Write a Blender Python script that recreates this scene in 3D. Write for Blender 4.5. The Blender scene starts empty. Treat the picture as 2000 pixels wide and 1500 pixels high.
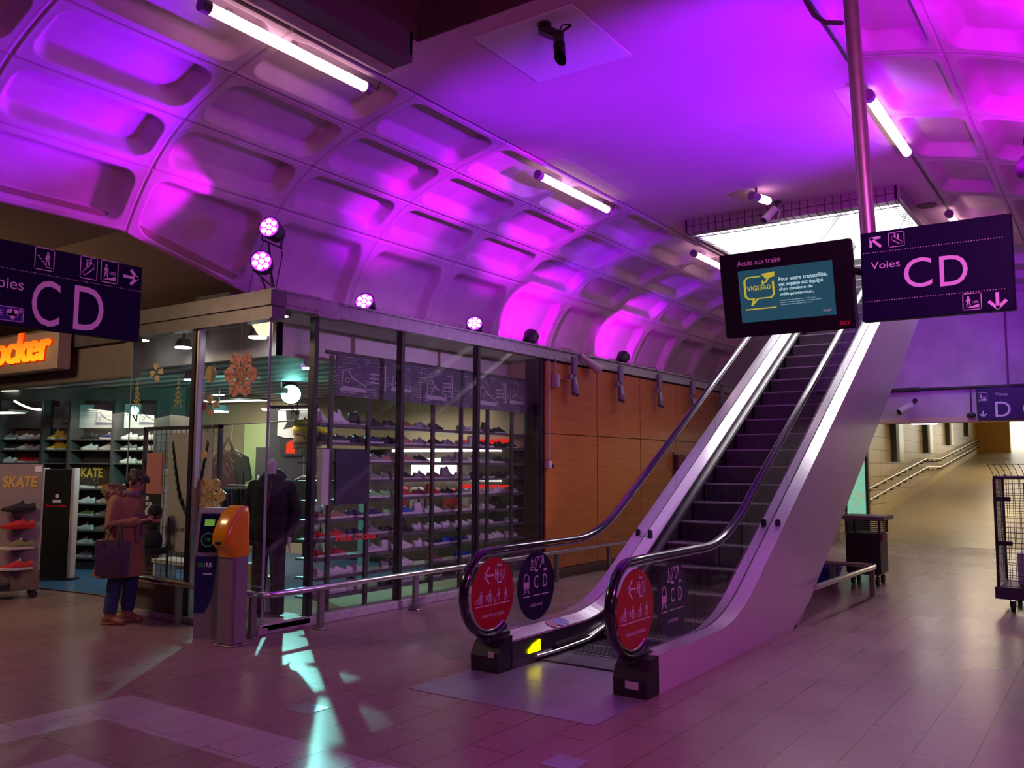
import bpy, bmesh, math, random
from mathutils import Vector, Matrix, Euler
S = bpy.context.scene
COL = S.collection
PI = math.pi
rnd = random.Random(7)

# ---------------------------------------------------------------- camera
cd = bpy.data.cameras.new('camera'); cam = bpy.data.objects.new('camera', cd); COL.objects.link(cam)
cd.sensor_fit = 'HORIZONTAL'; cd.sensor_width = 36.0; cd.lens = 36.0*1700/2000
cd.clip_start = 0.05; cd.clip_end = 200
_vy = Vector((1193.0, 168.0, 1700.0)); _up = Vector((100.0, -18250.0, 1700.0)).normalized()
_y = (_vy - _up*_vy.dot(_up)).normalized(); _x = _y.cross(_up)
# rows = world axes in (right, down, forward) coordinates
cam.matrix_world = Matrix(((_x[0], -_x[1], -_x[2], 0.0), (_y[0], -_y[1], -_y[2], 0.0),
                           (_up[0], -_up[1], -_up[2], 1.6), (0, 0, 0, 1)))
S.camera = cam
# ---------------------------------------------------------------- world and exposure
W = bpy.data.worlds.new('world'); S.world = W; W.use_nodes = True
W.node_tree.nodes['Background'].inputs[0].default_value = (0.10, 0.05, 0.085, 1)
W.node_tree.nodes['Background'].inputs[1].default_value = 0.15
S.view_settings.view_transform = 'Standard'; S.view_settings.look = 'None'
S.view_settings.exposure = -0.15; S.view_settings.gamma = 1.0
S.view_settings.use_curve_mapping = False
try:
    S.cycles.use_denoising = True; S.cycles.max_bounces = 8; S.cycles.transparent_max_bounces = 16
    S.cycles.diffuse_bounces = 3; S.cycles.glossy_bounces = 4; S.cycles.sample_clamp_indirect = 4.0
    S.cycles.caustics_reflective = False; S.cycles.caustics_refractive = False
except Exception: pass

TUBE_COL = (1.0, 0.74, 0.80); TUBE_E = 4.2
VIOLET = (0.40, 0.0, 1.0); MAGENTA = (0.80, 0.0, 1.0)
def light(kind, name, loc, aim, energy, color, size=0.1, cone=60, blend=0.6, sizey=None, parent=None):
    l = bpy.data.lights.new(name, kind); l.energy = energy; l.color = color
    if kind == 'SPOT': l.spot_size = math.radians(cone); l.spot_blend = blend; l.shadow_soft_size = size
    if kind == 'POINT': l.shadow_soft_size = size
    if kind == 'AREA':
        l.size = size
        if sizey: l.shape = 'RECTANGLE'; l.size_y = sizey
    o = bpy.data.objects.new(name, l); COL.objects.link(o)
    o.location = loc
    d = Vector(aim)-Vector(loc)
    o.rotation_euler = d.to_track_quat('-Z', 'Y').to_euler()
    if parent: o.parent = parent; o.matrix_parent_inverse = Matrix.Translation(parent.location).inverted()
    return o

# big lights: daylight-white hall above the escalator, tunnel lamps, shop lamps
light('AREA', 'upper_hall_light', (-3.5, 15.2, 8.3), (-3.5, 14.2, 0), 650, (1.0, 0.95, 1.0), 3.0, sizey=5.0)
light('AREA', 'tunnel_light', (-3.0, 24.0, 2.7), (-3.0, 24.0, 0), 60, (1.0, 0.80, 0.50), 0.3, sizey=5)
light('AREA', 'tunnel_light', (-3.2, 33.0, 3.6), (-3.2, 33.0, 0), 90, (1.0, 0.80, 0.50), 0.3, sizey=6)
light('AREA', 'shop_light', (-9.0, 7.2, 3.05), (-9.0, 7.2, 0), 60, (1.0, 0.90, 0.80), 1.5, sizey=1.5)
light('AREA', 'shop_light', (-12.2, 8.5, 2.45), (-12.6, 8.8, 0), 130, (1.0, 0.88, 0.72), 3.0, sizey=3.0)
light('AREA', 'shop_light', (-8.6, 9.6, 2.45), (-8.6, 9.6, 0), 14, (1.0, 0.86, 0.72), 2.0, sizey=1.5)
# fill lights added out of view in the passage around the viewer
light('AREA', 'passage_fill', (1.5, -3.5, 3.6), (-2.0, 6.0, 1.5), 38, (1.0, 0.42, 0.60), 1.6, sizey=0.5)
light('AREA', 'passage_fill', (0.6, 2.0, 3.6), (-2.6, 8.0, 1.8), 125, (0.85, 0.12, 0.72), 1.2, sizey=0.3)
light('AREA', 'passage_fill', (-9.6, 2.6, 3.6), (-9.0, 5.0, 0.5), 60, (1.0, 0.70, 0.40), 1.6, sizey=0.4)
TEAL = (0.30, 1.0, 0.92)
light('SPOT', 'teal_beam', (-9.60, 8.27, 2.62), (-4.8, 4.9, 0.0), 850, TEAL, 0.025, cone=36, blend=0.3)
light('SPOT', 'teal_beam', (-8.9, 7.3, 2.5), (-12.3, 7.8, 2.2), 300, TEAL, 0.05, cone=70, blend=0.8)
light('SPOT', 'teal_beam', (-9.45, 8.14, 2.60), (-7.2, 7.2, 0.0), 120, TEAL, 0.05, cone=80, blend=0.8)

# ---------------------------------------------------------------- materials
MATS = {}
def mat(name, col=(0.5,0.5,0.5), rough=0.6, metal=0.0, em=None, es=0.0, noise=0.0, nscale=8.0, spec=None, bump=0.0, coat=0.0):
    if name in MATS: return MATS[name]
    m = bpy.data.materials.new(name); m.use_nodes = True; nt = m.node_tree; b = nt.nodes['Principled BSDF']
    b.inputs['Base Color'].default_value = (*col, 1); b.inputs['Roughness'].default_value = rough
    b.inputs['Metallic'].default_value = metal
    if spec is not None: b.inputs['Specular IOR Level'].default_value = spec
    if coat: b.inputs['Coat Weight'].default_value = coat; b.inputs['Coat Roughness'].default_value = 0.08
    if em: b.inputs['Emission Color'].default_value = (*em, 1); b.inputs['Emission Strength'].default_value = es
    if noise or bump:
        tc = nt.nodes.new('ShaderNodeTexCoord'); n = nt.nodes.new('ShaderNodeTexNoise')
        n.inputs['Scale'].default_value = nscale; n.inputs['Detail'].default_value = 6
        nt.links.new(tc.outputs['Object'], n.inputs['Vector'])
        if noise:
            r = nt.nodes.new('ShaderNodeMapRange'); r.inputs[1].default_value = 0.3; r.inputs[2].default_value = 0.7
            r.inputs[3].default_value = 1-noise; r.inputs[4].default_value = 1+noise*0.5
            nt.links.new(n.outputs['Fac'], r.inputs[0])
            v = nt.nodes.new('ShaderNodeVectorMath'); v.operation = 'SCALE'; v.inputs[0].default_value = col
            nt.links.new(r.outputs[0], v.inputs['Scale']); nt.links.new(v.outputs[0], b.inputs['Base Color'])
        if bump:
            bp = nt.nodes.new('ShaderNodeBump'); bp.inputs['Strength'].default_value = bump; bp.inputs['Distance'].default_value = 0.01
            nt.links.new(n.outputs['Fac'], bp.inputs['Height']); nt.links.new(bp.outputs[0], b.inputs['Normal'])
    MATS[name] = m; return m
def emis(name, col, s):
    if name in MATS: return MATS[name]
    m = bpy.data.materials.new(name); m.use_nodes = True; nt = m.node_tree; nt.nodes.clear()
    o = nt.nodes.new('ShaderNodeOutputMaterial'); e = nt.nodes.new('ShaderNodeEmission')
    e.inputs[0].default_value = (*col, 1); e.inputs[1].default_value = s
    nt.links.new(e.outputs[0], o.inputs[0]); MATS[name] = m; return m
def glass(name, tint=(1,1,1), refl=1.0, ior=1.5):
    if name in MATS: return MATS[name]
    m = bpy.data.materials.new(name); m.use_nodes = True; nt = m.node_tree; nt.nodes.clear()
    o = nt.nodes.new('ShaderNodeOutputMaterial'); t = nt.nodes.new('ShaderNodeBsdfTransparent'); g = nt.nodes.new('ShaderNodeBsdfGlossy')
    t.inputs[0].default_value = (*tint, 1); g.inputs['Roughness'].default_value = 0.0
    f = nt.nodes.new('ShaderNodeFresnel'); f.inputs[0].default_value = ior
    mu = nt.nodes.new('ShaderNodeMath'); mu.operation = 'MULTIPLY'; mu.inputs[1].default_value = refl; mu.use_clamp = True
    mx = nt.nodes.new('ShaderNodeMixShader')
    ge = nt.nodes.new('ShaderNodeNewGeometry'); inv = nt.nodes.new('ShaderNodeMath'); inv.operation = 'SUBTRACT'; inv.inputs[0].default_value = 1.0
    nt.links.new(ge.outputs['Backfacing'], inv.inputs[1]); m2 = nt.nodes.new('ShaderNodeMath'); m2.operation = 'MULTIPLY'
    nt.links.new(f.outputs[0], mu.inputs[0]); nt.links.new(mu.outputs[0], m2.inputs[0]); nt.links.new(inv.outputs[0], m2.inputs[1]); nt.links.new(m2.outputs[0], mx.inputs[0])
    nt.links.new(t.outputs[0], mx.inputs[1]); nt.links.new(g.outputs[0], mx.inputs[2]); nt.links.new(mx.outputs[0], o.inputs[0])
    MATS[name] = m; return m

concrete = mat('painted_concrete', (0.58, 0.41, 0.50), 0.75, noise=0.14, nscale=3.0, bump=0.12)
plaster = mat('ceiling_plaster', (0.60, 0.38, 0.51), 0.8, noise=0.06, nscale=1.5)
dark = mat('dark_metal', (0.03, 0.028, 0.03), 0.45)
black = mat('black_plastic', (0.012, 0.012, 0.014), 0.5)
steel = mat('brushed_steel', (0.62, 0.60, 0.60), 0.28, 1.0, noise=0.12, nscale=30)
alu = mat('aluminium_frame', (0.42, 0.40, 0.40), 0.4, 0.9, noise=0.1)
headm = mat('grey_painted_steel', (0.36, 0.34, 0.35), 0.5, noise=0.18, nscale=12)
navy = mat('navy_sign_enamel', (0.006, 0.003, 0.035), 0.5, spec=0.12)
white = mat('white_print', (0.85, 0.82, 0.85), 0.6)
whitep = mat('white_paint', (0.75, 0.73, 0.73), 0.5, noise=0.04)
tube_e = emis('fluorescent_glow', (1.0, 0.60, 0.70), TUBE_E)

# ---------------------------------------------------------------- mesh builders
class B:
    def __init__(s): s.v = []; s.f = []; s.sm = []
    def add(s, vs, fs, smooth=False):
        k = len(s.v); s.v += [tuple(p) for p in vs]; s.f += [tuple(i+k for i in f) for f in fs]; s.sm += [smooth]*len(fs); return s
    def box(s, x0, x1, y0, y1, z0, z1):
        return s.add([(x0,y0,z0),(x1,y0,z0),(x1,y1,z0),(x0,y1,z0),(x0,y0,z1),(x1,y0,z1),(x1,y1,z1),(x0,y1,z1)],
                     [(0,3,2,1),(4,5,6,7),(0,1,5,4),(1,2,6,5),(2,3,7,6),(3,0,4,7)])
    def bbox(s, x0, x1, y0, y1, z0, z1, r=0.01, seg=2):
        bm = bmesh.new(); bmesh.ops.create_cube(bm, size=1)
        for v in bm.verts: v.co = Vector(((x0+x1)/2+v.co.x*(x1-x0), (y0+y1)/2+v.co.y*(y1-y0), (z0+z1)/2+v.co.z*(z1-z0)))
        bmesh.ops.bevel(bm, geom=list(bm.edges), offset=min(r, abs(x1-x0)*.49, abs(y1-y0)*.49, abs(z1-z0)*.49), segments=seg, affect='EDGES')
        bm.verts.index_update()
        s.add([v.co[:] for v in bm.verts], [[v.index for v in f.verts] for f in bm.faces]); bm.free(); return s
    def rot(s, m, start=0):
        for i in range(start, len(s.v)): s.v[i] = tuple(m @ Vector(s.v[i]))
        return s
    def cyl(s, p0, p1, r, r1=None, n=16, cap=True):
        p0 = Vector(p0); p1 = Vector(p1); r1 = r if r1 is None else r1
        d = (p1-p0).normalized(); a = d.orthogonal().normalized(); b = d.cross(a)
        vs = []; 
        for p, q in ((p0, r), (p1, r1)):
            for i in range(n): t = 2*PI*i/n; vs.append(p+a*(q*math.cos(t))+b*(q*math.sin(t)))
        s.add(vs, [(i, (i+1)%n, n+(i+1)%n, n+i) for i in range(n)], True)
        if cap: s.add(vs[:n], [tuple(range(n))[::-1]]); s.add(vs[n:], [tuple(range(n))])
        return s
    def sweep(s, path, rx, rn, up=(1,0,0), n=10, closed=False, cap=True):
        """elliptical section: rx along 'up' axis, rn in the normal direction"""
        P = [Vector(p) for p in path]; U = Vector(up); rings = []
        rxs = rx if isinstance(rx, (list, tuple)) else [rx]*len(P); rns = rn if isinstance(rn, (list, tuple)) else [rn]*len(P)
        for i, p in enumerate(P):
            if closed: d = (P[(i+1)%len(P)]-P[i-1])
            else: d = (P[min(i+1, len(P)-1)]-P[max(i-1, 0)])
            d.normalize(); u = U - d*U.dot(d)
            if u.length < 1e-4: u = d.orthogonal()
            u.normalize(); nn = d.cross(u)
            rings.append([p+u*(rxs[i]*math.cos(2*PI*k/n))+nn*(rns[i]*math.sin(2*PI*k/n)) for k in range(n)])
        return s.loft(rings, closed, cap)
    def tube(s, path, r, n=8, cap=True): return s.sweep(path, r, r, (0.013, 0.021, 1), n, cap=cap)
    def loft(s, rings, closed=False, cap=True, smooth=True):
        n = len(rings[0]); vs = [p for r in rings for p in r]; fs = []
        m = len(rings)
        for i in range(m if closed else m-1):
            a = i*n; b = ((i+1) % m)*n
            for k in range(n): fs.append((a+k, a+(k+1)%n, b+(k+1)%n, b+k))
        s.add(vs, fs, smooth)
        if cap and not closed: s.add(rings[0], [tuple(range(n))[::-1]]); s.add(rings[-1], [tuple(range(n))])
        return s
    def prism(s, pts, axis, a, b):
        """pts 2-D polygon extruded along axis from a to b. axis x: pts=(y,z); y: (x,z); z: (x,y)"""
        def mk(p, t): return (t, p[0], p[1]) if axis == 'x' else ((p[0], t, p[1]) if axis == 'y' else (p[0], p[1], t))
        n = len(pts); vs = [mk(p, a) for p in pts]+[mk(p, b) for p in pts]
        return s.add(vs, [tuple(range(n)), tuple(range(2*n-1, n-1, -1))]+[(i, i+n, (i+1)%n+n, (i+1)%n) for i in range(n)])
    def strip(s, lo, hi, x0, x1):
        """solid between two YZ polylines of equal length, x0..x1"""
        n = len(lo); vs = []
        for x in (x0, x1): vs += [(x, p[0], p[1]) for p in lo]+[(x, p[0], p[1]) for p in hi]
        fs = []; k = 2*n
        for i in range(n-1):
            fs += [(i, i+1, n+i+1, n+i), (k+i, k+n+i, k+n+i+1, k+i+1), (n+i, n+i+1, k+n+i+1, k+n+i), (i, k+i, k+i+1, i+1)]
        fs += [(0, n, k+n, k), (n-1, k+n-1, k+2*n-1, 2*n-1)]
        return s.add(vs, fs)
    def sph(s, c, rx, ry=None, rz=None, nu=16, nv=10):
        ry = ry or rx; rz = rz or rx; rings = []
        for j in range(nv+1):
            t = PI*j/nv - PI/2; q = max(math.cos(t), 1e-3)
            rings.append([(c[0]+rx*q*math.cos(2*PI*i/nu), c[1]+ry*q*math.sin(2*PI*i/nu), c[2]+rz*math.sin(t)) for i in range(nu)])
        return s.loft(rings, cap=True)
    def mesh(s, name):
        me = bpy.data.meshes.new(name); me.from_pydata([tuple(p) for p in s.v], [], s.f)
        me.polygons.foreach_set('use_smooth', s.sm); me.update(); return me
    def build(s, name, m, parent=None, recalc=True):
        me = s.mesh(name)
        if recalc:
            bm = bmesh.new(); bm.from_mesh(me); bmesh.ops.recalc_face_normals(bm, faces=list(bm.faces)); bm.to_mesh(me); bm.free()
        me.materials.append(m)
        o = bpy.data.objects.new(name, me); COL.objects.link(o)
        if parent: o.parent = parent
        return o

def off(o_or_b, parent):
    """shift world coordinates into the parent's local frame"""
    L = parent.location
    o_or_b.v = [(p[0]-L[0], p[1]-L[1], p[2]-L[2]) for p in o_or_b.v]; return o_or_b
def part(b, name, m, parent):
    """builder in world coordinates -> child of an unrotated thing (or of a part of one)"""
    root = parent
    if root.parent is not None: root = root.parent
    if root.parent is not None: root = root.parent
    off(b, root); return b.build(name, m, parent)
def thing(name, label, cat, loc=(0,0,0), rz=0.0, group=None):
    o = bpy.data.objects.new(name, None); COL.objects.link(o); o.empty_display_size = 0.1
    o.location = loc; o.rotation_euler = (0, 0, rz); tag(o, label, cat, group); return o
def tag(o, label, cat, group=None):
    o['label'] = label; o['category'] = cat
    if group: o['group'] = group
    return o
def struct(b, name, m):
    o = b.build(name, m, None); o['kind'] = 'structure'; return o
def sthing(name, loc=(0,0,0)):
    o = bpy.data.objects.new(name, None); COL.objects.link(o); o.location = loc; o['kind'] = 'structure'; return o
def solo(b, name, m, label, cat, group=None, loc=(0,0,0)):
    o = b.build(name, m, None); o.location = loc; return tag(o, label, cat, group)

# flat graphics: drawn in (u,v), mapped on a plane, slightly raised
class G:
    def __init__(s): s.p = []
    def poly(s, pts): s.p.append(list(pts)); return s
    def stroke(s, pts, w):
        for a, b in zip(pts[:-1], pts[1:]):
            dx, dy = b[0]-a[0], b[1]-a[1]; L = math.hypot(dx, dy) or 1; nx, ny = -dy/L*w/2, dx/L*w/2; ex, ey = dx/L*w*.3, dy/L*w*.3
            s.p.append([(a[0]+nx-ex, a[1]+ny-ey), (a[0]-nx-ex, a[1]-ny-ey), (b[0]-nx+ex, b[1]-ny+ey), (b[0]+nx+ex, b[1]+ny+ey)])
        return s
    def disc(s, x, y, r, n=14): return s.poly([(x+r*math.cos(2*PI*i/n), y+r*math.sin(2*PI*i/n)) for i in range(n)])
    def rrect(s, x0, y0, x1, y1, w, r=0.15):
        q = []
        for cx, cy, a in ((x1-r, y1-r, 0), (x0+r, y1-r, 90), (x0+r, y0+r, 180), (x1-r, y0+r, 270)):
            for k in range(5): t = math.radians(a+k*22.5); q.append((cx+r*math.cos(t), cy+r*math.sin(t)))
        q.append(q[0]); return s.stroke(q, w)
    def ring(s, x, y, r, w, n=18): return s.stroke([(x+r*math.cos(2*PI*i/n), y+r*math.sin(2*PI*i/n)) for i in range(n+1)], w)
    def text(s, body, x0, y0, x1, y1, slant=0.0, bold=0.0):
        c = bpy.data.curves.new('t', 'FONT'); c.body = body; c.resolution_u = 4; c.offset = bold
        o = bpy.data.objects.new('t', c); COL.objects.link(o)
        me = bpy.data.meshes.new_from_object(o.evaluated_get(bpy.context.evaluated_depsgraph_get()))
        vs = [(v.co.x+v.co.y*slant, v.co.y) for v in me.vertices]
        if vs:
            ax, bx = min(v[0] for v in vs), max(v[0] for v in vs); ay, by = min(v[1] for v in vs), max(v[1] for v in vs)
            if y1 is None: y1 = y0+(by-ay)*(x1-x0)/(bx-ax)
            if x1 is None: x1 = x0+(bx-ax)*(y1-y0)/(by-ay)
            for f in me.polygons: s.p.append([(x0+(vs[i][0]-ax)/(bx-ax)*(x1-x0), y0+(vs[i][1]-ay)/(by-ay)*(y1-y0)) for i in f.vertices])
        bpy.data.objects.remove(o); bpy.data.curves.remove(c); bpy.data.meshes.remove(me); return s
    def move(s, fx, start=0):
        s.p = s.p[:start]+[[fx(*q) for q in p] for p in s.p[start:]]; return s
    def sub(s, g, x, y, k, ky=None):
        ky = ky or k
        for p in g.p: s.p.append([(x+q[0]*k, y+q[1]*ky) for q in p])
        return s
    def on(s, O, U, V, N, d=0.0015, th=0.0015):
        O, U, V, N = map(Vector, (O, U, V, N)); b = B()
        for p in s.p:
            n = len(p); bot = [O+U*q[0]+V*q[1]+N*d for q in p]; top = [q+N*th for q in bot]
            b.add(top, [tuple(range(n))]); b.add(bot+top, [(i, (i+1)%n, n+(i+1)%n, n+i) for i in range(n)])
        return b
def man(walk=False, arm=0.0):
    """little standing pictogram figure, feet at (0,0), 1 unit tall"""
    g = G().disc(0, 0.90, 0.095)
    g.poly([(-0.12,0.76),(0.12,0.76),(0.10,0.42),(-0.10,0.42)])
    g.stroke([(-0.05,0.45),(-0.09 if not walk else -0.17,0.04)], 0.085); g.stroke([(0.05,0.45),(0.07 if not walk else 0.15,0.04)], 0.085)
    g.stroke([(-0.11,0.72),(-0.20,0.46)], 0.06); g.stroke([(0.11,0.72),(0.20+arm,0.50+arm)], 0.06); return g
def picto_escalator(w=0.05, people=True):
    g = G().rrect(0,0,1,1,w*0.8,0.06)
    q = []
    for k in range(9): t = math.radians(90+k*22.5+35); q.append((0.27+0.11*math.cos(t), 0.27+0.11*math.sin(t)))
    for k in range(9): t = math.radians(270+k*22.5+35); q.append((0.73+0.11*math.cos(t), 0.60+0.11*math.sin(t)))
    q.append(q[0]); g.stroke(q, w)
    if people:
        g.disc(0.40,0.82,0.06).disc(0.60,0.88,0.06); g.poly([(0.33,0.74),(0.46,0.74),(0.44,0.50),(0.35,0.46)]); g.poly([(0.54,0.80),(0.67,0.80),(0.66,0.63),(0.55,0.58)])
    return g
def picto_ramp():
    g = G().rrect(0,0,1,1,0.04,0.06); g.sub(man(True), 0.30, 0.22, 0.62)
    g.poly([(0.12,0.12),(0.88,0.12),(0.88,0.32)]); g.text('10%', 0.50, 0.38, 0.86, 0.52); return g
def picto_stairs():
    g = G().rrect(0,0,1,1,0.04,0.06); g.sub(man(True), 0.66, 0.22, 0.64)
    g.stroke([(0.10,0.62),(0.24,0.62),(0.24,0.50),(0.36,0.50),(0.36,0.38),(0.48,0.38),(0.48,0.26),(0.60,0.26),(0.60,0.14),(0.88,0.14)], 0.04); return g
def arrow(deg):
    g = G(); g.stroke([(-0.5,0),(0.42,0)], 0.20); g.stroke([(0.02,0.46),(0.46,0.0)], 0.2); g.stroke([(0.02,-0.46),(0.46,0.0)], 0.2)
    c, s_ = math.cos(math.radians(deg)), math.sin(math.radians(deg)); return g.move(lambda x, y: (x*c-y*s_, x*s_+y*c))
def dots(g, x0, x1, y0, y1, step, r):
    n = int((x1-x0)/step)
    for i in range(n+1): t = i/n; g.disc(x0+(x1-x0)*t, y0+(y1-y0)*t, r, 6)
    return g
# ================================================================ FLOOR
def floor_material():
    m = bpy.data.materials.new('terrazzo_tiles'); m.use_nodes = True; nt = m.node_tree; N = nt.nodes; L = nt.links; b = N['Principled BSDF']
    g = N.new('ShaderNodeNewGeometry'); sep = N.new('ShaderNodeSeparateXYZ'); L.new(g.outputs['Position'], sep.inputs[0])
    def M(op, a, c=None, clamp=False):
        n = N.new('ShaderNodeMath'); n.operation = op; n.use_clamp = clamp
        for i, q in enumerate((a, c)):
            if q is None: continue
            if isinstance(q, (int, float)): n.inputs[i].default_value = q
            else: L.new(q, n.inputs[i])
        return n.outputs[0]
    X, Y = sep.outputs[0], sep.outputs[1]
    # running-bond slabs, long side along the hall
    cmb = N.new('ShaderNodeCombineXYZ'); L.new(M('ADD', Y, 40.0), cmb.inputs[0]); L.new(M('ADD', X, 40.05), cmb.inputs[1])
    br = N.new('ShaderNodeTexBrick'); L.new(cmb.outputs[0], br.inputs['Vector']); br.inputs['Scale'].default_value = 1.0
    br.inputs['Brick Width'].default_value = 0.9; br.inputs['Row Height'].default_value = 0.30; br.inputs['Mortar Size'].default_value = 0.004
    br.inputs['Mortar Smooth'].default_value = 0.3; br.offset = 0.5
    br.inputs['Color1'].default_value = (1,1,1,1); br.inputs['Color2'].default_value = (0.90,0.90,0.90,1); br.inputs['Mortar'].default_value = (0.25,0.25,0.25,1)
    # pale bands laid as nested squares
    lt = lambda a, v: M('LESS_THAN', a, v); gt = lambda a, v: M('GREATER_THAN', a, v)
    outer = M('MULTIPLY', gt(X, -5.72), lt(Y, 3.58)); inner = M('MULTIPLY', gt(X, -5.33), lt(Y, 3.15)); core = M('MULTIPLY', gt(X, -4.84), lt(Y, 2.69))
    band = M('ADD', M('SUBTRACT', outer, inner), core, True); band = M('MULTIPLY', band, lt(X, -2.95))
    n1 = N.new('ShaderNodeTexNoise'); n1.inputs['Scale'].default_value = 260; n1.inputs['Detail'].default_value = 2; L.new(g.outputs['Position'], n1.inputs['Vector'])
    n2 = N.new('ShaderNodeTexNoise'); n2.inputs['Scale'].default_value = 0.9; n2.inputs['Detail'].default_value = 1; L.new(g.outputs['Position'], n2.inputs['Vector'])
    mx = N.new('ShaderNodeMix'); mx.data_type = 'RGBA'; L.new(band, mx.inputs['Factor'])
    mx.inputs['A'].default_value = (0.32, 0.20, 0.19, 1); mx.inputs['B'].default_value = (0.48, 0.40, 0.42, 1)
    sp = N.new('ShaderNodeMapRange'); L.new(n1.outputs['Fac'], sp.inputs[0]); sp.inputs[1].default_value = 0.35; sp.inputs[2].default_value = 0.65; sp.inputs[3].default_value = 0.86; sp.inputs[4].default_value = 1.1
    s2 = N.new('ShaderNodeMapRange'); L.new(n2.outputs['Fac'], s2.inputs[0]); s2.inputs[1].default_value = 0.3; s2.inputs[2].default_value = 0.7; s2.inputs[3].default_value = 0.93; s2.inputs[4].default_value = 1.06
    v1 = N.new('ShaderNodeVectorMath'); v1.operation = 'MULTIPLY'; L.new(mx.outputs['Result'], v1.inputs[0]); L.new(br.outputs['Color'], v1.inputs[1])
    v2 = N.new('ShaderNodeVectorMath'); v2.operation = 'SCALE'; L.new(v1.outputs[0], v2.inputs[0]); L.new(M('MULTIPLY', sp.outputs[0], s2.outputs[0]), v2.inputs['Scale'])
    L.new(v2.outputs[0], b.inputs['Base Color'])
    r = N.new('ShaderNodeMapRange'); L.new(n2.outputs['Fac'], r.inputs[0]); r.inputs[1].default_value = 0.3; r.inputs[2].default_value = 0.7; r.inputs[3].default_value = 0.25; r.inputs[4].default_value = 0.30
    L.new(r.outputs[0], b.inputs['Roughness']); b.inputs['Specular IOR Level'].default_value = 0.5
    return m
terrazzo = floor_material()
struct(B().box(-14, 4, -6, 19.8, -0.2, 0.0), 'floor', terrazzo)

# ================================================================ VAULTS
PR = [(-5.26,5.05), (-5.99,4.88), (-6.65,4.63), (-7.13,4.27), (-7.50,3.74), (-7.62,3.28)]
def prof(i, t):
    """Catmull-Rom on segment i of the vault profile"""
    p = [Vector(q) for q in PR]; a = p[i-1] if i > 0 else p[0]*2-p[1]; b, c = p[i], p[i+1]; d = p[i+2] if i+2 < len(p) else p[-1]*2-p[-2]
    q = 0.5*((2*b)+(c-a)*t+(2*a-5*b+4*c-d)*t*t+(3*b-a-3*c+d)*t*t*t)
    tg = 0.5*((c-a)+2*(2*a-5*b+4*c-d)*t+3*(3*b-a-3*c+d)*t*t); tg.normalize()
    return q, Vector((-abs(tg.y), abs(tg.x)))          # point, outward normal (away from the hall)
def zb(Y): # foot of the vault: higher over the side passage, lower behind the shop header
    if Y < 4.4: return 3.74
    if Y > 6.4: return 3.30
    return 3.74-0.44*(Y-4.4)/2.0
def bottom_point(t, Y):
    # rows: t in 0..1 over the last row, which runs from PR[3] to the foot
    z1 = zb(Y); k = 1.0 if z1 >= 3.74 else 1.0+(3.74-z1)/0.46
    u = t*k
    return prof(3, u) if u <= 1 else prof(4, min(u-1, 1.0))
CW = 1.48
def vault(name, mirror, y0, ncell):
    b = B(); NV, NU = 22, 30
    # sampling in metres from the edge: dense over rim and slope, sparse on the flat
    ed = [0, .006, .010, .03, .05, .065, .075, .085, .092, .10, .108, .118, .130, .145, .160, .175, .188, .198, .206, .215, .24]
    def samp(L):
        e2 = [e/L for e in ed if e < L*0.48]; n = max(3, int((1-2*e2[-1])*L/0.08)); mid = [e2[-1]+(1-2*e2[-1])*i/n for i in range(1, n)]
        return e2+mid+[1-e for e in reversed(e2)]
    US = samp(CW); HS = (0.78, 0.71, 0.62, 0.75)
    for r in range(4):
        VS = samp(HS[r])
        for c in range(ncell):
            Ya = y0+c*CW; pts = []
            for u in US:
                Y = Ya+u*CW
                for v in VS:
                    q, n = prof(r, v) if r < 3 else bottom_point(v, Y)
                    w_, h_ = CW, (0.78, 0.71, 0.62, 0.75)[r]
                    x_ = abs(u-0.5)*w_; y_ = abs(v-0.5)*h_
                    hx, hy, rr = w_/2-0.085, h_/2-0.068, 0.16
                    dx, dy = max(x_-(hx-rr), 0), max(y_-(hy-rr), 0)
                    sd = math.hypot(dx, dy)-rr if (x_ > hx-rr or y_ > hy-rr) else -rr
                    if x_ <= hx-rr and y_ <= hy-rr: sd = max(x_-hx, y_-hy)
                    elif dx == 0: sd = y_-hy
                    elif dy == 0: sd = x_-hx
                    t = min(max(-sd/0.085, 0), 1); D = 0.135*(0.55*t+0.45*t*t*(3-2*t))
                    e = min(u*w_, (1-u)*w_, v*h_, (1-v)*h_)
                    if e < 0.007: D += 0.012
                    elif e < 0.03: D -= 0.006
                    X, Z = q.x+n.x*D, q.y+n.y*D
                    if mirror: X = -7.0-X
                    pts.append((X, Y, Z))
            nv = len(VS); nu = len(US)
            b.add(pts, [(i*nv+j, i*nv+j+1, (i+1)*nv+j+1, (i+1)*nv+j) for i in range(nu-1) for j in range(nv-1)], True)
    return struct(b, name, concrete)
vault('ceiling_vault_left', False, -4.44, 16)
vault('ceiling_vault_right', True, -4.44, 16)

# flat ceiling with the void over the cross passage and the escalator opening
OX0, OX1, OY0, OY1 = -4.87, -2.13, 11.3, 17.6
VX0, VX1, VY1 = -4.58, -1.6, 5.17
b = B()
for (x0, x1, y0, y1) in ((-5.23, VX0, -4.44, 19.2), (VX0, -1.77, VY1, OY0), (VX0, OX0+0.0, OY0, 19.2), (OX1, -1.77, OY0, 19.2), (VX1, -1.77, -4.44, VY1)):
    if x1 > x0: b.box(x0, x1, y0, y1, 5.05, 5.25)
b = B()
b.box(-5.23, OX0, OY0, 19.2, 5.05, 5.25).box(OX1, -1.77, OY0, 19.2, 5.05, 5.25).box(OX0, OX1, OY1, 19.2, 5.05, 5.25)
b.box(-5.23, -1.77, VY1, OY0, 5.05, 5.25).box(-5.23, VX0, -4.44, VY1, 5.05, 5.25).box(VX1, -1.77, -4.44, VY1, 5.05, 5.25)
struct(b, 'ceiling', plaster)
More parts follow.
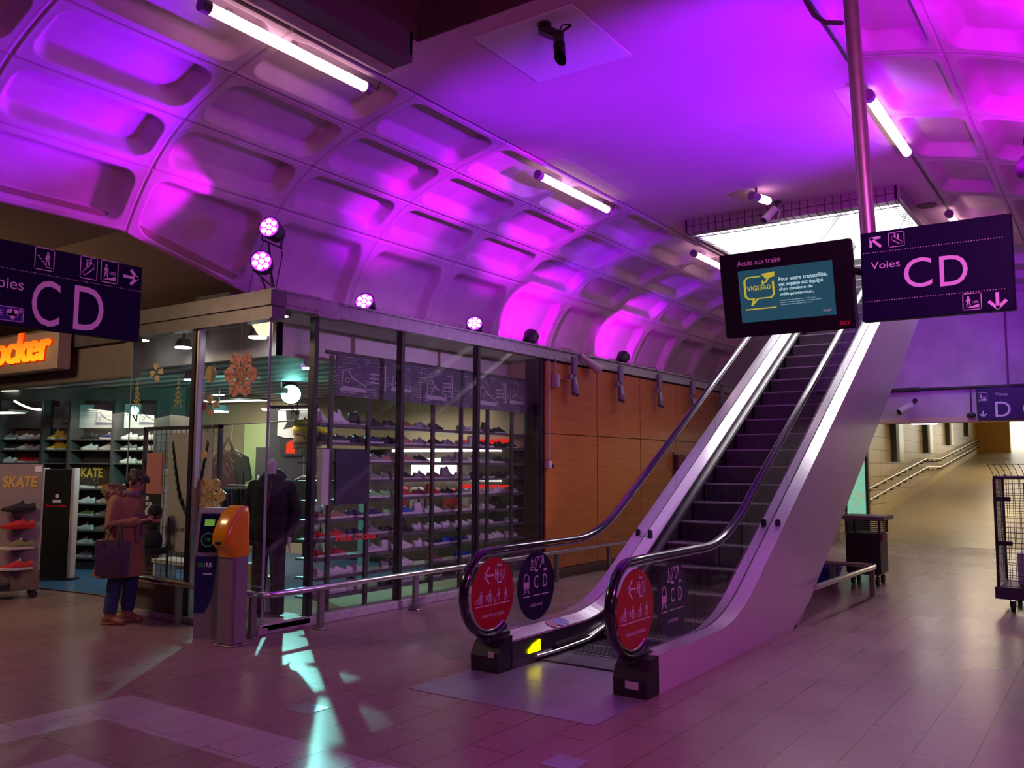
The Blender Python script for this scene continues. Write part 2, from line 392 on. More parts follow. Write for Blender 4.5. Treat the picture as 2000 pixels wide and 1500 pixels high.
# thin dark shadow gap between flat ceiling and vaults
struct(B().box(-5.262, -5.23, -4.44, 19.2, 5.06, 5.10).box(-1.77, -1.738, -4.44, 19.2, 5.06, 5.10), 'trim_1', dark)
# void over the passage: dark lined shaft
voidm = mat('void_lining', (0.10, 0.05, 0.05), 0.8, noise=0.2)
b = B().box(VX0-0.05, VX1+0.05, VY1-0.012, VY1-0.004, 5.055, 5.3).box(VX0+.004, VX0+.012, -4.4, VY1-.02, 5.055, 5.3).box(VX0-0.05, VX1+0.05, VY1, VY1+0.1, 5.25, 8).box(VX0-0.1, VX0, -4.44, VY1, 5.25, 8).box(VX1, VX1+0.1, -4.44, VY1, 5.25, 8).box(VX0-.1, VX1+.1, -4.44, VY1+.1, 8, 8.1)
struct(b, 'ceiling_void', voidm)
bm_ = mat('dark_casing', (0.11, 0.08, 0.09), 0.5, noise=0.1)
b = B().box(-4.78, -4.50, -4.4, 5.02, 4.80, 4.86).box(-4.78, -4.74, -4.4, 5.02, 4.86, 5.05).box(-4.54, -4.50, -4.4, 5.02, 4.86, 5.05)
struct(B().box(-4.80, -4.70, -4.4, 5.02, 4.785, 4.80).box(-4.80,-4.78,-4.4,5.02,4.80,4.90), 'trim_12', mat('beige_metal_casing', (0.46, 0.38, 0.33), 0.4, noise=0.1))
b.box(-4.78, -4.50, 4.99, 5.02, 4.86, 5.05)
struct(b, 'trim_2', bm_)
# brown soffit of the side passage and its far enclosure
soff = mat('brown_soffit', (0.26, 0.19, 0.14), 0.8, noise=0.08)
b = B(); n = 12; ys = [-6]+[4.4+2.0*i/n for i in range(n+1)]
vs = []; fs = []
for y in ys: vs += [(-7.50-0.12*max(0, (3.74-zb(y))/.44), y, zb(y)), (-17, y, zb(y)), (-17, y, zb(y)+.15), (-7.50-0.12*max(0, (3.74-zb(y))/.44)-.01, y, zb(y)+.15)]
for i in range(len(ys)-1):
    for k in range(4): fs.append((i*4+k, i*4+(k+1) % 4, i*4+4+(k+1) % 4, i*4+4+k))
fs += [(0,1,2,3), (len(vs)-4, len(vs)-3, len(vs)-2, len(vs)-1)]
b.add(vs, fs); struct(b, 'ceiling_passage', soff)
struct(B().box(0.5, 4, -6, 19.2, 3.74, 3.9), 'ceiling_east', soff)
wallb = mat('passage_wall', (0.35, 0.28, 0.24), 0.7)
struct(B().box(-17.2, -17, -6, 14.2, -0.2, 4), 'wall_west', wallb)
struct(B().box(4, 4.2, -6, 19.8, -0.2, 4), 'wall_east', wallb)
struct(B().box(-17, 4, -6.2, -6, -0.2, 8), 'wall_south', wallb)

# ================================================================ BACK WALL, RAMP TUNNEL
wallc = mat('back_wall_paint', (0.58, 0.52, 0.54), 0.75, noise=0.22, nscale=1.8)
struct(B().box(-8.2, -5.12, 19.2, 19.6, -0.2, 5.6).box(-5.12, 4, 19.2, 19.6, 2.60, 5.6).box(-0.4, 4, 19.2, 19.6, -0.2, 2.60), 'wall_back', wallc)
struct(B().box(-5.12, -0.4, 19.19, 19.62, 2.50, 2.60), 'trim_3', mat('cream_edge', (0.70, 0.58, 0.36), 0.6))
struct(B().box(-1.75, -1.72, 19.17, 19.2, 2.6, 5.0), 'trim_4', mat('joint_dark', (0.16,0.10,0.14), 0.7))
struct(B().cyl((-5.1, 19.14, 3.17), (-0.4, 19.14, 3.17), 0.03, n=8).cyl((-3.95, 19.14, 3.17), (-3.3, 19.14, 3.17), 0.045, n=8), 'trim_5', dark)

def tile_wall_mat():
    m = bpy.data.materials.new('cream_wall_panels'); m.use_nodes = True; nt = m.node_tree; N = nt.nodes; L = nt.links; b = N['Principled BSDF']
    g = N.new('ShaderNodeNewGeometry'); sep = N.new('ShaderNodeSeparateXYZ'); L.new(g.outputs['Position'], sep.inputs[0])
    c = N.new('ShaderNodeCombineXYZ'); L.new(sep.outputs[1], c.inputs[0]); L.new(sep.outputs[2], c.inputs[1])
    br = N.new('ShaderNodeTexBrick'); L.new(c.outputs[0], br.inputs['Vector']); br.inputs['Scale'].default_value = 1
    br.inputs['Brick Width'].default_value = 1.2; br.inputs['Row Height'].default_value = 0.34; br.inputs['Mortar Size'].default_value = 0.012; br.offset = 0.0
    br.inputs['Color1'].default_value = (0.66,0.55,0.34,1); br.inputs['Color2'].default_value = (0.58,0.48,0.29,1); br.inputs['Mortar'].default_value = (0.22,0.17,0.10,1)
    L.new(br.outputs['Color'], b.inputs['Base Color']); b.inputs['Roughness'].default_value = 0.35; return m
tilew = tile_wall_mat()
RZ = lambda y: 0.1*(y-19.85)
rampm = mat('ramp_resin', (0.42, 0.34, 0.21), 0.38, noise=0.12, nscale=2.0)
struct(B().prism([(19.8,-0.2),(19.8,-0.002),(19.85,0),(44,RZ(44)),(44,-0.2)], 'x', -5.12, -0.4), 'floor_ramp', rampm)
struct(B().prism([(19.6,-0.2),(19.6,3.0),(44,5.6),(44,-0.2)], 'x', -5.4, -5.12), 'wall_tunnel', tilew)
struct(B().prism([(19.6,-0.2),(19.6,3.0),(44,5.6),(44,-0.2)], 'x', -0.4, -0.2), 'wall_ramp_right', tilew)
struct(B().prism([(19.62,2.60),(19.62,2.75),(44,5.2),(44,5.05)], 'x', -5.12, -0.4), 'ceiling_tunnel', mat('tunnel_ceiling', (0.35,0.28,0.17), 0.7))
struct(B().prism([(19.85,0.0),(19.85,0.20),(42.4,2.455),(42.4,2.255)], 'x', -5.12, -5.05), 'baseboard_tunnel', mat('cream_kerb', (0.62, 0.50, 0.30), 0.5))
struct(B().box(-5.12, -3.85, 42.3, 42.7, 1.5, 5.1), 'wall_ochre', mat('ochre_paint', (0.62, 0.32, 0.06), 0.6))
struct(B().box(-5.4, -0.2, 43.9, 44.0, 1.0, 5.7), 'window_ramp_top', emis('daylight_panel', (1.0, 0.95, 0.78), 3.2))
# dark and pale fins on the tunnel wall
finm = mat('fin_dark', (0.05,0.04,0.03), 0.5)
for i, (y, z0) in enumerate(((25.5,1.75), (30.2,2.05), (34.5,2.40), (39.2,2.85))):
    t = thing('wall_fin', ('tall dark recess frame with pale panel on cream tunnel wall, '+('nearest to the hall','second from the hall','third from the hall','farthest up the ramp')[i]), 'wall fin', (-5.05, y, z0), group='frames on the tunnel wall')
    H_ = 2.70+0.106*(y-19.6)-z0
    part(B().box(-5.12, -4.97, y-0.28, y+0.10, z0, z0+H_), 'frame', finm, t)
    part(B().box(-5.12, -5.02, y+0.12, y+0.95, z0+0.02, z0+H_), 'panel', mat('fin_pale', (0.62,0.56,0.38), 0.25), t)
# double handrail on the tunnel wall
t = thing('wall_handrail', 'double steel handrail on brackets rising along the cream tunnel wall', 'handrail', (-5.0, 22.0, 0.9))
steelw = mat('warm_steel', (0.66,0.62,0.52), 0.3, 0.9)
def rz(y): # landing between 29.6 and 32.0
    return 1.09+0.104*(y-22.0) if y < 29.6 else (1.88 if y < 32.0 else 1.88+0.094*(y-32.0))
for dz in (0.0, -0.27):
    part(B().tube([(-4.98, y, rz(y)+dz) for y in (19.9, 22, 25, 29.6, 32.0, 36, 42.2)], 0.028), 'rail', steelw, t)
for i in range(26):
    y = 20.4+i*0.86
    for dz in (0.0, -0.27):
        part(B().tube([(-5.12, y, rz(y)+dz-0.09), (-5.0, y, rz(y)+dz-0.09), (-4.98, y, rz(y)+dz-0.02)], 0.018, 6), 'bracket', dark, t)
# tunnel lamps
for i, y in enumerate((22.0, 28.0, 35.0)):
    zc = 2.50+0.1*(y-19.6)
    t = thing('tunnel_lamp', 'white box lamp under the tunnel ceiling, '+('nearest to the opening','second up the ramp','farthest up the ramp')[i], 'lamp', (-3.72, y, zc-0.1), group='lamps in the tunnel')
    part(B().box(-4.05, -3.40, y-0.12, y+0.12, zc-0.06, zc+0.075), 'housing', dark, t)
    part(B().bbox(-4.0, -3.45, y-0.10, y+0.10, zc-0.15, zc-0.06, 0.02), 'diffuser', emis('tunnel_lamp_glow', (1.0,0.93,0.78), 22), t)
# glowing map cabinet by the tunnel mouth
t = thing('map_cabinet', 'tall glowing green map cabinet beside the ramp mouth', 'display case', (-4.75, 19.95, 0.6))
part(B().box(-5.02, -4.52, 19.9, 20.02, 0.15, 2.15), 'case', dark, t)
gm = bpy.data.materials.new('lit_map'); gm.use_nodes = True; nt = gm.node_tree; bb = nt.nodes['Principled BSDF']
n1 = nt.nodes.new('ShaderNodeTexVoronoi'); n1.inputs['Scale'].default_value = 9; tc = nt.nodes.new('ShaderNodeTexCoord'); nt.links.new(tc.outputs['Object'], n1.inputs['Vector'])
cr = nt.nodes.new('ShaderNodeValToRGB'); cr.color_ramp.elements[0].color = (0.55,0.35,0.16,1); cr.color_ramp.elements[1].color = (0.22,0.62,0.42,1); cr.color_ramp.elements[1].position = 0.5
nt.links.new(n1.outputs['Distance'], cr.inputs[0]); nt.links.new(cr.outputs[0], bb.inputs['Emission Color']); bb.inputs['Emission Strength'].default_value = 0.9; bb.inputs['Base Color'].default_value = (0.1,0.2,0.15,1)
part(B().box(-4.96, -4.58, 19.88, 19.9, 0.55, 2.08), 'lit_map', gm, t)
t = thing('wall_bracket', 'thin dark metal bracket frame standing out from the tunnel wall', 'bracket', (-5.0, 21.0, 1.3))
part(B().tube([(-5.1, 21.0, 1.25), (-4.9, 21.0, 1.25), (-4.9, 21.0, 2.15), (-4.75, 21.0, 2.2)], 0.02, 6), 'frame', dark, t)

# ================================================================ ORANGE PANELLED WALL (left, beyond the shop)
def wood_panel_mat():
    m = bpy.data.materials.new('orange_wood_panels'); m.use_nodes = True; nt = m.node_tree; N = nt.nodes; L = nt.links; b = N['Principled BSDF']
    g = N.new('ShaderNodeNewGeometry'); mp = N.new('ShaderNodeMapping'); L.new(g.outputs['Position'], mp.inputs[0]); mp.inputs['Scale'].default_value = (1, 1.2, 14)
    n = N.new('ShaderNodeTexNoise'); n.inputs['Scale'].default_value = 2.0; n.inputs['Detail'].default_value = 6; L.new(mp.outputs[0], n.inputs['Vector'])
    cr = N.new('ShaderNodeValToRGB'); L.new(n.outputs['Fac'], cr.inputs[0]); cr.color_ramp.elements[0].position = 0.3; cr.color_ramp.elements[1].position = 0.7
    cr.color_ramp.elements[0].color = (0.36,0.105,0.022,1); cr.color_ramp.elements[1].color = (0.46,0.145,0.035,1)
    L.new(cr.outputs[0], b.inputs['Base Color']); b.inputs['Roughness'].default_value = 0.36; return m
woodm = wood_panel_mat()
WX = -6.66
struct(B().box(WX-0.35, WX-0.03, 10.36, 19.2, -0.2, 3.3), 'wall_left', mat('panel_backing', (0.03,0.012,0.006), 0.8))
wp = sthing('trim_6')
for i in range(6):
    y0 = 10.36+1.48*i+0.008; y1 = 10.36+1.48*(i+1)-0.008
    for z0, z1 in ((0.14, 2.045), (2.055, 3.08)):
        o = B().bbox(WX-0.03, WX, y0, min(y1, 19.2), z0, z1, 0.003, 1).build('wall_panel', woodm, wp)
struct(B().box(WX-0.02, WX+0.012, 10.36, 19.2, 0.0, 0.13), 'baseboard_left', mat('brown_base', (0.12,0.07,0.05), 0.5))
# grey steel header running over shop windows and panels; store roof ledge behind it
b = B().box(WX-0.16, WX, 6.35, 19.2, 3.13, 3.275).box(WX-0.16, WX+0.03, 6.35, 19.2, 3.265, 3.285).box(WX-0.1, WX+0.02, 6.35, 19.2, 3.115, 3.135)
b.box(WX-0.16, WX+0.03, 5.47, 6.05, 3.15, 3.29).box(WX-0.16, WX+0.05, 5.45, 6.05, 3.27, 3.29).box(WX-0.1, WX+0.02, 5.47, 6.05, 3.12, 3.15)
b.box(WX-0.12, WX+0.02, 6.05, 6.35, 3.10, 3.285)
struct(b, 'trim_7', headm)
struct(B().box(-8.2, WX-0.16, 5.7, 19.2, 3.14, 3.24), 'ceiling_ledge', headm)
struct(B().box(-8.2, -7.63, 5.7, 19.2, 3.24, 3.40), 'wall_ledge', dark)
# ================================================================ SHOP SHELL
pane = glass('shop_glass', (0.93, 0.96, 0.94), 1.25)
blackf = mat('black_mullion', (0.018, 0.016, 0.02), 0.35)
GX, GY = WX, 5.5
w = sthing('window_1')
PY = [5.52, 6.09, 7.40, 8.84, 10.31]
for a, c in zip(PY[:-1], PY[1:]):
    B().box(GX-0.055, GX-0.045, a+0.005, c-0.005, 0.09, 3.13).build('pane', pane, w)
for y, wd in ((6.09, 0.055), (7.40, 0.05), (8.84, 0.05), (10.31, 0.05)):
    B().bbox(GX-0.12, GX-0.03, y-wd/2, y+wd/2, 0.09, 3.13, 0.004, 1).build('mullion', blackf, w)
B().bbox(GX-0.14, GX-0.02, 5.46, 10.36, 0.0, 0.09, 0.006, 1).build('sill', headm, w)
B().box(GX-0.052, GX-0.040, 5.494, 5.518, 0.09, 3.13).build('corner_joint', mat('glass_joint', (0.25,0.35,0.33), 0.2), w)
w = sthing('window_2')
for a, c in ((-7.84, -6.71), (-9.03, -7.90)):
    B().box(a, c, GY-0.005, GY+0.005, 0.09 if a > -8 else 0.40, 3.00).build('pane', pane, w)
B().bbox(-7.90, -7.84, GY-0.03, GY+0.09, 0.0, 3.0, 0.004, 1).build('mullion', blackf, w)
B().bbox(-7.83, -7.795, GY-0.02, GY+0.06, 0.0, 3.0, 0.004, 1).build('mullion', alu, w)
B().box(-9.04, -9.03, GY-0.005, GY+0.005, 0.0, 3.0).build('glass_edge', mat('glass_joint'), w)
B().bbox(-9.04, -7.86, GY-0.05, GY+0.03, 0.36, 0.41, 0.004, 1).build('transom', alu, w)
B().box(-9.04, -7.86, GY-0.02, GY+0.02, 0.06, 0.36).build('kick_panel', mat('kick_panel_grey', (0.10,0.09,0.08), 0.6), w)
B().bbox(-9.04, -6.66, GY-0.07, GY+0.05, 0.0, 0.06, 0.006, 1).build('sill', headm, w)
B().box(-16.9, -9.05, GY-0.005, GY+0.005, 2.12, 2.58).build('transom_pane', pane, w)
# front header, sloping fascia and bulkhead over the entrance
struct(B().box(-9.2, WX+0.04, GY-0.06, GY+0.10, 3.00, 3.13).box(-9.2, WX+0.06, GY-0.09, GY+0.1, 3.12, 3.27).box(-9.2, WX+0.03, GY-0.075, GY, 2.985, 3.0), 'trim_8', mat('dark_header_steel', (0.13,0.115,0.12), 0.4, 0.4, noise=0.2))
struct(B().box(-16.95, -9.2, GY-0.06, GY+0.10, 2.97, 3.2), 'trim_9', mat('dark_header_steel'))
bulk = mat('fascia_panel', (0.15, 0.12, 0.10), 0.6, noise=0.1)
struct(B().box(-16.95, -9.05, GY+0.012, GY+0.12, 2.56, 3.05), 'wall_fascia', bulk)
struct(B().box(-16.9, -8.2, 5.62, 14.0, 3.24, 3.3), 'ceiling_shop_roof', soff)
shopw = mat('shop_ceiling_white', (0.72, 0.68, 0.62), 0.8)
# window-zone plenum: white ceiling strip and vertical bulkhead, dark suspended ceiling beyond
struct(B().box(-16.9, WX-0.12, GY+0.12, 10.5, 3.12, 3.14), 'ceiling_window_zone', shopw)
struct(B().box(-16.9, -7.35, 6.15, 6.2, 2.76, 3.12).box(-7.40, -7.35, 6.15, 10.5, 2.76, 3.12), 'wall_bulkhead', shopw)
def slat_mat():
    m = mat('suspended_ceiling', (0.20, 0.19, 0.18), 0.6); nt = m.node_tree; b = nt.nodes['Principled BSDF']
    g = nt.nodes.new('ShaderNodeNewGeometry'); wv = nt.nodes.new('ShaderNodeTexWave'); wv.bands_direction = 'Y'; wv.inputs['Scale'].default_value = 0.8; wv.inputs['Distortion'].default_value = 0.0
    nt.links.new(g.outputs['Position'], wv.inputs['Vector']); cr = nt.nodes.new('ShaderNodeValToRGB'); nt.links.new(wv.outputs['Fac'], cr.inputs[0])
    cr.color_ramp.elements[0].color = (0.07,0.065,0.06,1); cr.color_ramp.elements[1].color = (0.42,0.40,0.37,1); cr.color_ramp.elements[0].position = 0.35; cr.color_ramp.elements[1].position = 0.65
    nt.links.new(cr.outputs[0], b.inputs['Base Color']); return m
struct(B().box(-16.9, -7.40, 6.2, 10.7, 2.76, 2.80), 'ceiling_shop', slat_mat())
struct(B().box(-16.9, WX-0.1, 10.7, 10.8, -0.1, 3.2), 'wall_shop_back', mat('cream_shop_wall', (0.62, 0.50, 0.33), 0.7))
struct(B().box(-7.9, WX-0.08, 10.42, 10.5, 0, 3.12), 'wall_shop_side', mat('cream_shop_wall'))
def shopfloor_mat():
    m = mat('shop_floor_vinyl', (0.2,0.3,0.35), 0.3); nt = m.node_tree; N = nt.nodes; b = N['Principled BSDF']
    g = N.new('ShaderNodeNewGeometry'); n = N.new('ShaderNodeTexNoise'); n.inputs['Scale'].default_value = 0.35; nt.links.new(g.outputs['Position'], n.inputs['Vector'])
    s = N.new('ShaderNodeSeparateXYZ'); nt.links.new(g.outputs['Position'], s.inputs[0])
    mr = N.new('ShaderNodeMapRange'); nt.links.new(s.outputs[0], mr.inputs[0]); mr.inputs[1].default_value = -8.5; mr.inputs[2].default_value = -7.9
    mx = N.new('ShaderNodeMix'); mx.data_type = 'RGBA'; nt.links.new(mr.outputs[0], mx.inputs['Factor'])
    mx.inputs['A'].default_value = (0.05, 0.15, 0.32, 1); mx.inputs['B'].default_value = (0.50, 0.56, 0.42, 1)  # pale vinyl by the window, teal light's green look put into its colour
    nt.links.new(mx.outputs['Result'], b.inputs['Base Color']); return m
pts = [(-16.9, 5.60), (-12.2, 5.72), (-11.3, 5.82), (-10.2, 5.95), (-9.6, 5.80), (-9.04, 5.52), (-6.74, 5.52), (-6.74, 10.7), (-16.9, 10.7)]
struct(B().prism(pts, 'z', 0.001, 0.012), 'floor_shop', shopfloor_mat())
b = B()
b.sweep([(p[0], p[1], 0.010) for p in pts[:6]], 0.006, 0.014, (0,0,1), 6); struct(b, 'trim_10', alu)
# east side of the hall (out of frame, keeps the light in)
struct(B().box(-0.34, -0.2, 5.5, 19.2, -0.2, 3.27).box(-0.34, 0.7, 5.5, 19.2, 3.2, 3.28), 'wall_right', headm)

# bird spikes along the ledge
sp = B()
for i in range(150):
    y = 6.9+i*0.05
    for dx in (-0.05, 0.0, 0.05): sp.add([(WX-0.10-0.001, y-0.0015, 3.28), (WX-0.10+0.002, y+0.0015, 3.28), (WX-0.10+dx, y+rnd.uniform(-.01,.01), 3.375)], [(0,1,2)])
o = sp.build('bird_spikes', dark); tag(o, 'row of thin bird spikes along the top of the steel header', 'bird spikes'); o['kind'] = 'stuff'
sp = B()
for i in range(90):
    x = -9.0+i*0.027
    for dx in (-0.05, 0.05): sp.add([(x-0.0015, GY-0.01, 3.27), (x+0.0015, GY-0.01, 3.27), (x+rnd.uniform(-.01,.01), GY-0.01+dx, 3.37)], [(0,1,2)])
o = sp.build('bird_spikes', dark); tag(o, 'row of thin bird spikes on the shop corner header, left of the lamps', 'bird spikes'); o['kind'] = 'stuff'

# ================================================================ SHOP SIGN
t = thing('shop_sign', 'beige fascia box with glowing orange letters above the shop entrance', 'sign', (-11.2, 5.3, 2.7))
part(B().bbox(-14.6, -10.16, 5.24, 5.40, 2.70, 3.16, 0.006, 1), 'box', mat('sign_box_beige', (0.36,0.29,0.24), 0.5), t)
def letter_glow():
    m = bpy.data.materials.new('glowing_letters'); m.use_nodes = True; nt = m.node_tree; nt.nodes.clear()
    o = nt.nodes.new('ShaderNodeOutputMaterial'); e = nt.nodes.new('ShaderNodeEmission'); g = nt.nodes.new('ShaderNodeNewGeometry'); s = nt.nodes.new('ShaderNodeSeparateXYZ')
    mr = nt.nodes.new('ShaderNodeMapRange'); nt.links.new(g.outputs['Position'], s.inputs[0]); nt.links.new(s.outputs[2], mr.inputs[0])
    mr.inputs[1].default_value = 2.80; mr.inputs[2].default_value = 3.10
    cr = nt.nodes.new('ShaderNodeValToRGB'); nt.links.new(mr.outputs[0], cr.inputs[0]); cr.color_ramp.elements[0].color = (1.0,0.42,0.01,1); cr.color_ramp.elements[1].color = (1.0,0.10,0.01,1)
    nt.links.new(cr.outputs[0], e.inputs[0]); e.inputs[1].default_value = 1.6; nt.links.new(e.outputs[0], o.inputs[0]); return m
g = G().text('Foot Locker', 0, 0, 2.90, 0.36, slant=0.12, bold=0.016)
part(g.on((-13.16, 5.235, 2.81), (1,0,0), (0,0,1), (0,-1,0), 0.0, 0.05), 'letters', letter_glow(), t)
g = G().text('Foot Locker', -0.01, -0.01, 2.91, 0.37, slant=0.12, bold=0.030)
part(g.on((-13.16, 5.238, 2.81), (1,0,0), (0,0,1), (0,-1,0), 0.0, 0.02), 'letter_rims', emis('red_rim', (1.0,0.04,0.0), 0.8), t)

# ================================================================ SHOES
def foot_outline(L):
    # (x, half width)
    return [(0,0.020),(0.012,0.031),(0.04,0.036),(0.09,0.034),(0.14,0.038),(0.19,0.046),(0.225,0.046),(0.255,0.040),(0.275,0.028),(0.285,0.012)]
def shoe_meshes():
    out = {}
    fo = foot_outline(0.285)
    # sole
    b = B(); ring = [(x, w) for x, w in fo]+[(x, -w) for x, w in reversed(fo)]
    def lift(x): return 0.010*max(0, (x-0.2)/0.085)**2
    rings = [[(x-0.14, w*0.94, 0.0+lift(x)) for x, w in ring], [(x-0.14, w*1.05, 0.008+lift(x)) for x, w in ring], [(x-0.14, w*1.05, 0.026+lift(x)*.8) for x, w in ring]]
    out['sole'] = b.loft(rings).mesh('sole')
    for kind, heel, coll, tong in (('low', 0.084, 0.070, 0.100), ('high', 0.150, 0.142, 0.165)):
        b = B()
        sec = [(0.002,0.024,heel*.80),(0.012,0.031,heel),(0.035,0.035,heel*.97),(0.065,0.036,coll),(0.095,0.036,coll*1.02 if kind == 'high' else coll*1.08),(0.112,0.036,tong),(0.135,0.037,tong*.86 if kind == 'low' else tong*.72),
               (0.165,0.041,0.077),(0.20,0.044,0.061),(0.235,0.042,0.051),(0.262,0.034,0.043),(0.281,0.016,0.030)]
        rings = []
        for x, w, h in sec:
            r = []
            for k in range(13):
                a = PI*k/12; cx = math.cos(a); sx = math.sin(a); p = 0.62
                taper = 1.0-0.30*(abs(sx)**2)*(1 if x > 0.1 else 0.7)
                r.append((x-0.14, w*math.copysign(abs(cx)**p, cx)*taper if abs(cx) > 1e-6 else 0.0, 0.022+(h-0.022)*abs(sx)**0.8))
            rings.append(r)
        out['upper_'+kind] = b.loft(rings).mesh('upper_'+kind)
        # laces and tongue
        b = B(); z0 = 0.100 if kind == 'low' else 0.165
        for k in range(5):
            x = 0.122+k*0.016; zz = (z0-0.006)+(0.064-z0)*(k/4.6)
            b.tube([(x-0.14, -0.020, zz-0.012), (x-0.14, 0, zz+0.004), (x-0.14, 0.020, zz-0.012)], 0.0032, 5)
        b.bbox(-0.036, -0.022, -0.018, 0.018, z0-0.02, z0+0.006, 0.004, 1)
        # dark opening inside the collar
        out['laces_'+kind] = b.mesh('laces_'+kind)
        b = B(); zc = coll+0.001
        b.sph((-0.075, 0, zc-0.004), 0.030, 0.022, 0.008, 10, 6)
        out['opening_'+kind] = b.mesh('opening_'+kind)
    return out
SM = shoe_meshes()
for me in SM.values(): me.materials.append(mat('shoe_default', (0.5,0.5,0.5), 0.6))
SHC = {'white': (0.72,0.72,0.70), 'black': (0.018,0.018,0.02), 'grey': (0.25,0.25,0.26), 'red': (0.55,0.02,0.02), 'navy': (0.02,0.03,0.12), 'blue': (0.02,0.07,0.45),
       'yellow': (0.72,0.50,0.04), 'brown': (0.28,0.12,0.05), 'tan': (0.42,0.22,0.12), 'green': (0.30,0.75,0.25), 'burgundy': (0.16,0.03,0.06), 'pale grey': (0.5,0.48,0.5), 'olive': (0.20,0.19,0.08), 'pink': (0.6,0.3,0.35)}
def shoe(loc, rz, col, sole, label, group, kind='low', detail=True, tilt=0.0, s=1.0):
    r = bpy.data.objects.new('sneaker' if kind == 'low' else 'high_top_sneaker', None); COL.objects.link(r)
    r.location = loc; r.rotation_euler = (0, tilt, rz); r.scale = (s, s, s); r.empty_display_size = 0.05
    tag(r, label, 'shoe', group)
    for nm, mm in ((('upper_'+kind), SHC[col]), ('sole', SHC[sole]), ('laces_'+kind, SHC[sole] if col != 'white' else (0.6,0.6,0.6)), ('opening_'+kind, (0.05,0.045,0.05))):
        if not detail and nm.startswith('laces'): continue
        o = bpy.data.objects.new(nm.split('_')[0], SM[nm]); COL.objects.link(o); o.parent = r
        o.material_slots[0].link = 'OBJECT'
        key = 'shoe_'+'_'.join('%02d' % int(c*99) for c in mm)
        o.material_slots[0].material = mat(key, mm, 0.55)
    return r
ORD = ['first','second','third','fourth','fifth','sixth','seventh','eighth','ninth','tenth','eleventh','twelfth','thirteenth','fourteenth','fifteenth','sixteenth']

# ---- window rack (open steel rack seen from behind through the side glass)
RX = -7.0
RYs = [6.59, 7.165, 7.73, 8.30, 8.865, 9.44, 10.01, 10.38]
RZs = [2.04, 1.84, 1.63, 1.425, 1.215, 1.005, 0.80, 0.60, 0.40, 0.20]
rackm = mat('rack_steel', (0.055, 0.05, 0.05), 0.45)
t = thing('shoe_rack', 'tall open dark steel shoe rack standing behind the side shop window', 'rack', (RX, 8.5, 0))
for y in RYs: part(B().bbox(RX-0.02, RX+0.02, y-0.025, y+0.025, 0, 2.78 if y < 7 else 2.5, 0.004, 1), 'upright', rackm, t)
shm = mat('shelf_steel', (0.10, 0.095, 0.095), 0.4)
for z in RZs: part(B().box(RX-0.34, RX-0.02, 6.45, 10.40, z-0.026, z-0.006).box(RX-0.03, RX-0.018, 6.45, 10.40, z-0.034, z+0.0), 'shelf', shm, t)
part(B().box(RX-0.02, RX+0.02, 6.50, 10.3, 2.79, 2.83), 'top_rail', rackm, t)
styles = [  # rows from the top: list of colours left to right
 ['white','white','black','black','black','brown','grey','black','black','grey','white','black','black','black'],
 ['black','black','black','navy','black','tan','grey','black','grey','grey','white','black','black','black'],
 ['black','black','grey','grey','tan','tan','black','brown','grey','grey','white','grey','black','black'],
 ['black','black','navy','grey','grey','black','grey','burgundy','grey','grey','black','black','black','black'],
 ['black','black','red','green','green','red','burgundy','red','black','grey','white','pale grey','white','pink'],
 ['brown','tan','navy','navy','green','blue','white','white','brown','tan','white','white','black','black'],
 ['red','red','navy','grey','black','black','white','white','white','white','white','white','black','grey'],
 ['red','red','black','pale grey','white','white','white','black','blue','blue','white','white','white','pink'],
 ['pale grey','white','white','burgundy','grey','white','black','brown','brown','blue','blue','white','grey','white'],
 ['white','white','white','grey','black','grey','black','black','black','brown','white','black','black','grey']]
ord_ = lambda i: ORD[i] if i < len(ORD) else 'last'
NR = 14
for r in range(10):
    cnt = -1
    for c in range(NR):
        y = 6.60+0.278*c
        if (r in (2, 3, 4)) and c < 2: continue      # a dark panel hangs in front there
        if r >= 8 and c in (3, 6): continue
        col = styles[r][c]; so = 'white' if (r*7+c*3) % 3 else 'pale grey'
        if col in ('black',) and (c+r) % 2: so = 'black'
        if rnd.random() < 0.06: continue
        cnt += 1
        hi = (r == 0 and c in (0,1,2)) or (r+c) % 11 == 0
        shoe((RX-0.15-0.02*rnd.random(), y+rnd.uniform(-.012,.012), RZs[r]-0.004), PI/2+rnd.uniform(-.08,.08), col, so,
             '%s %s, %s from left on the %s shelf of the window rack' % (col, 'high-top' if hi else 'sneaker', ord_(cnt), ord_(r)), 'shoes on the window rack', 'high' if hi else 'low', detail=(c < 7))
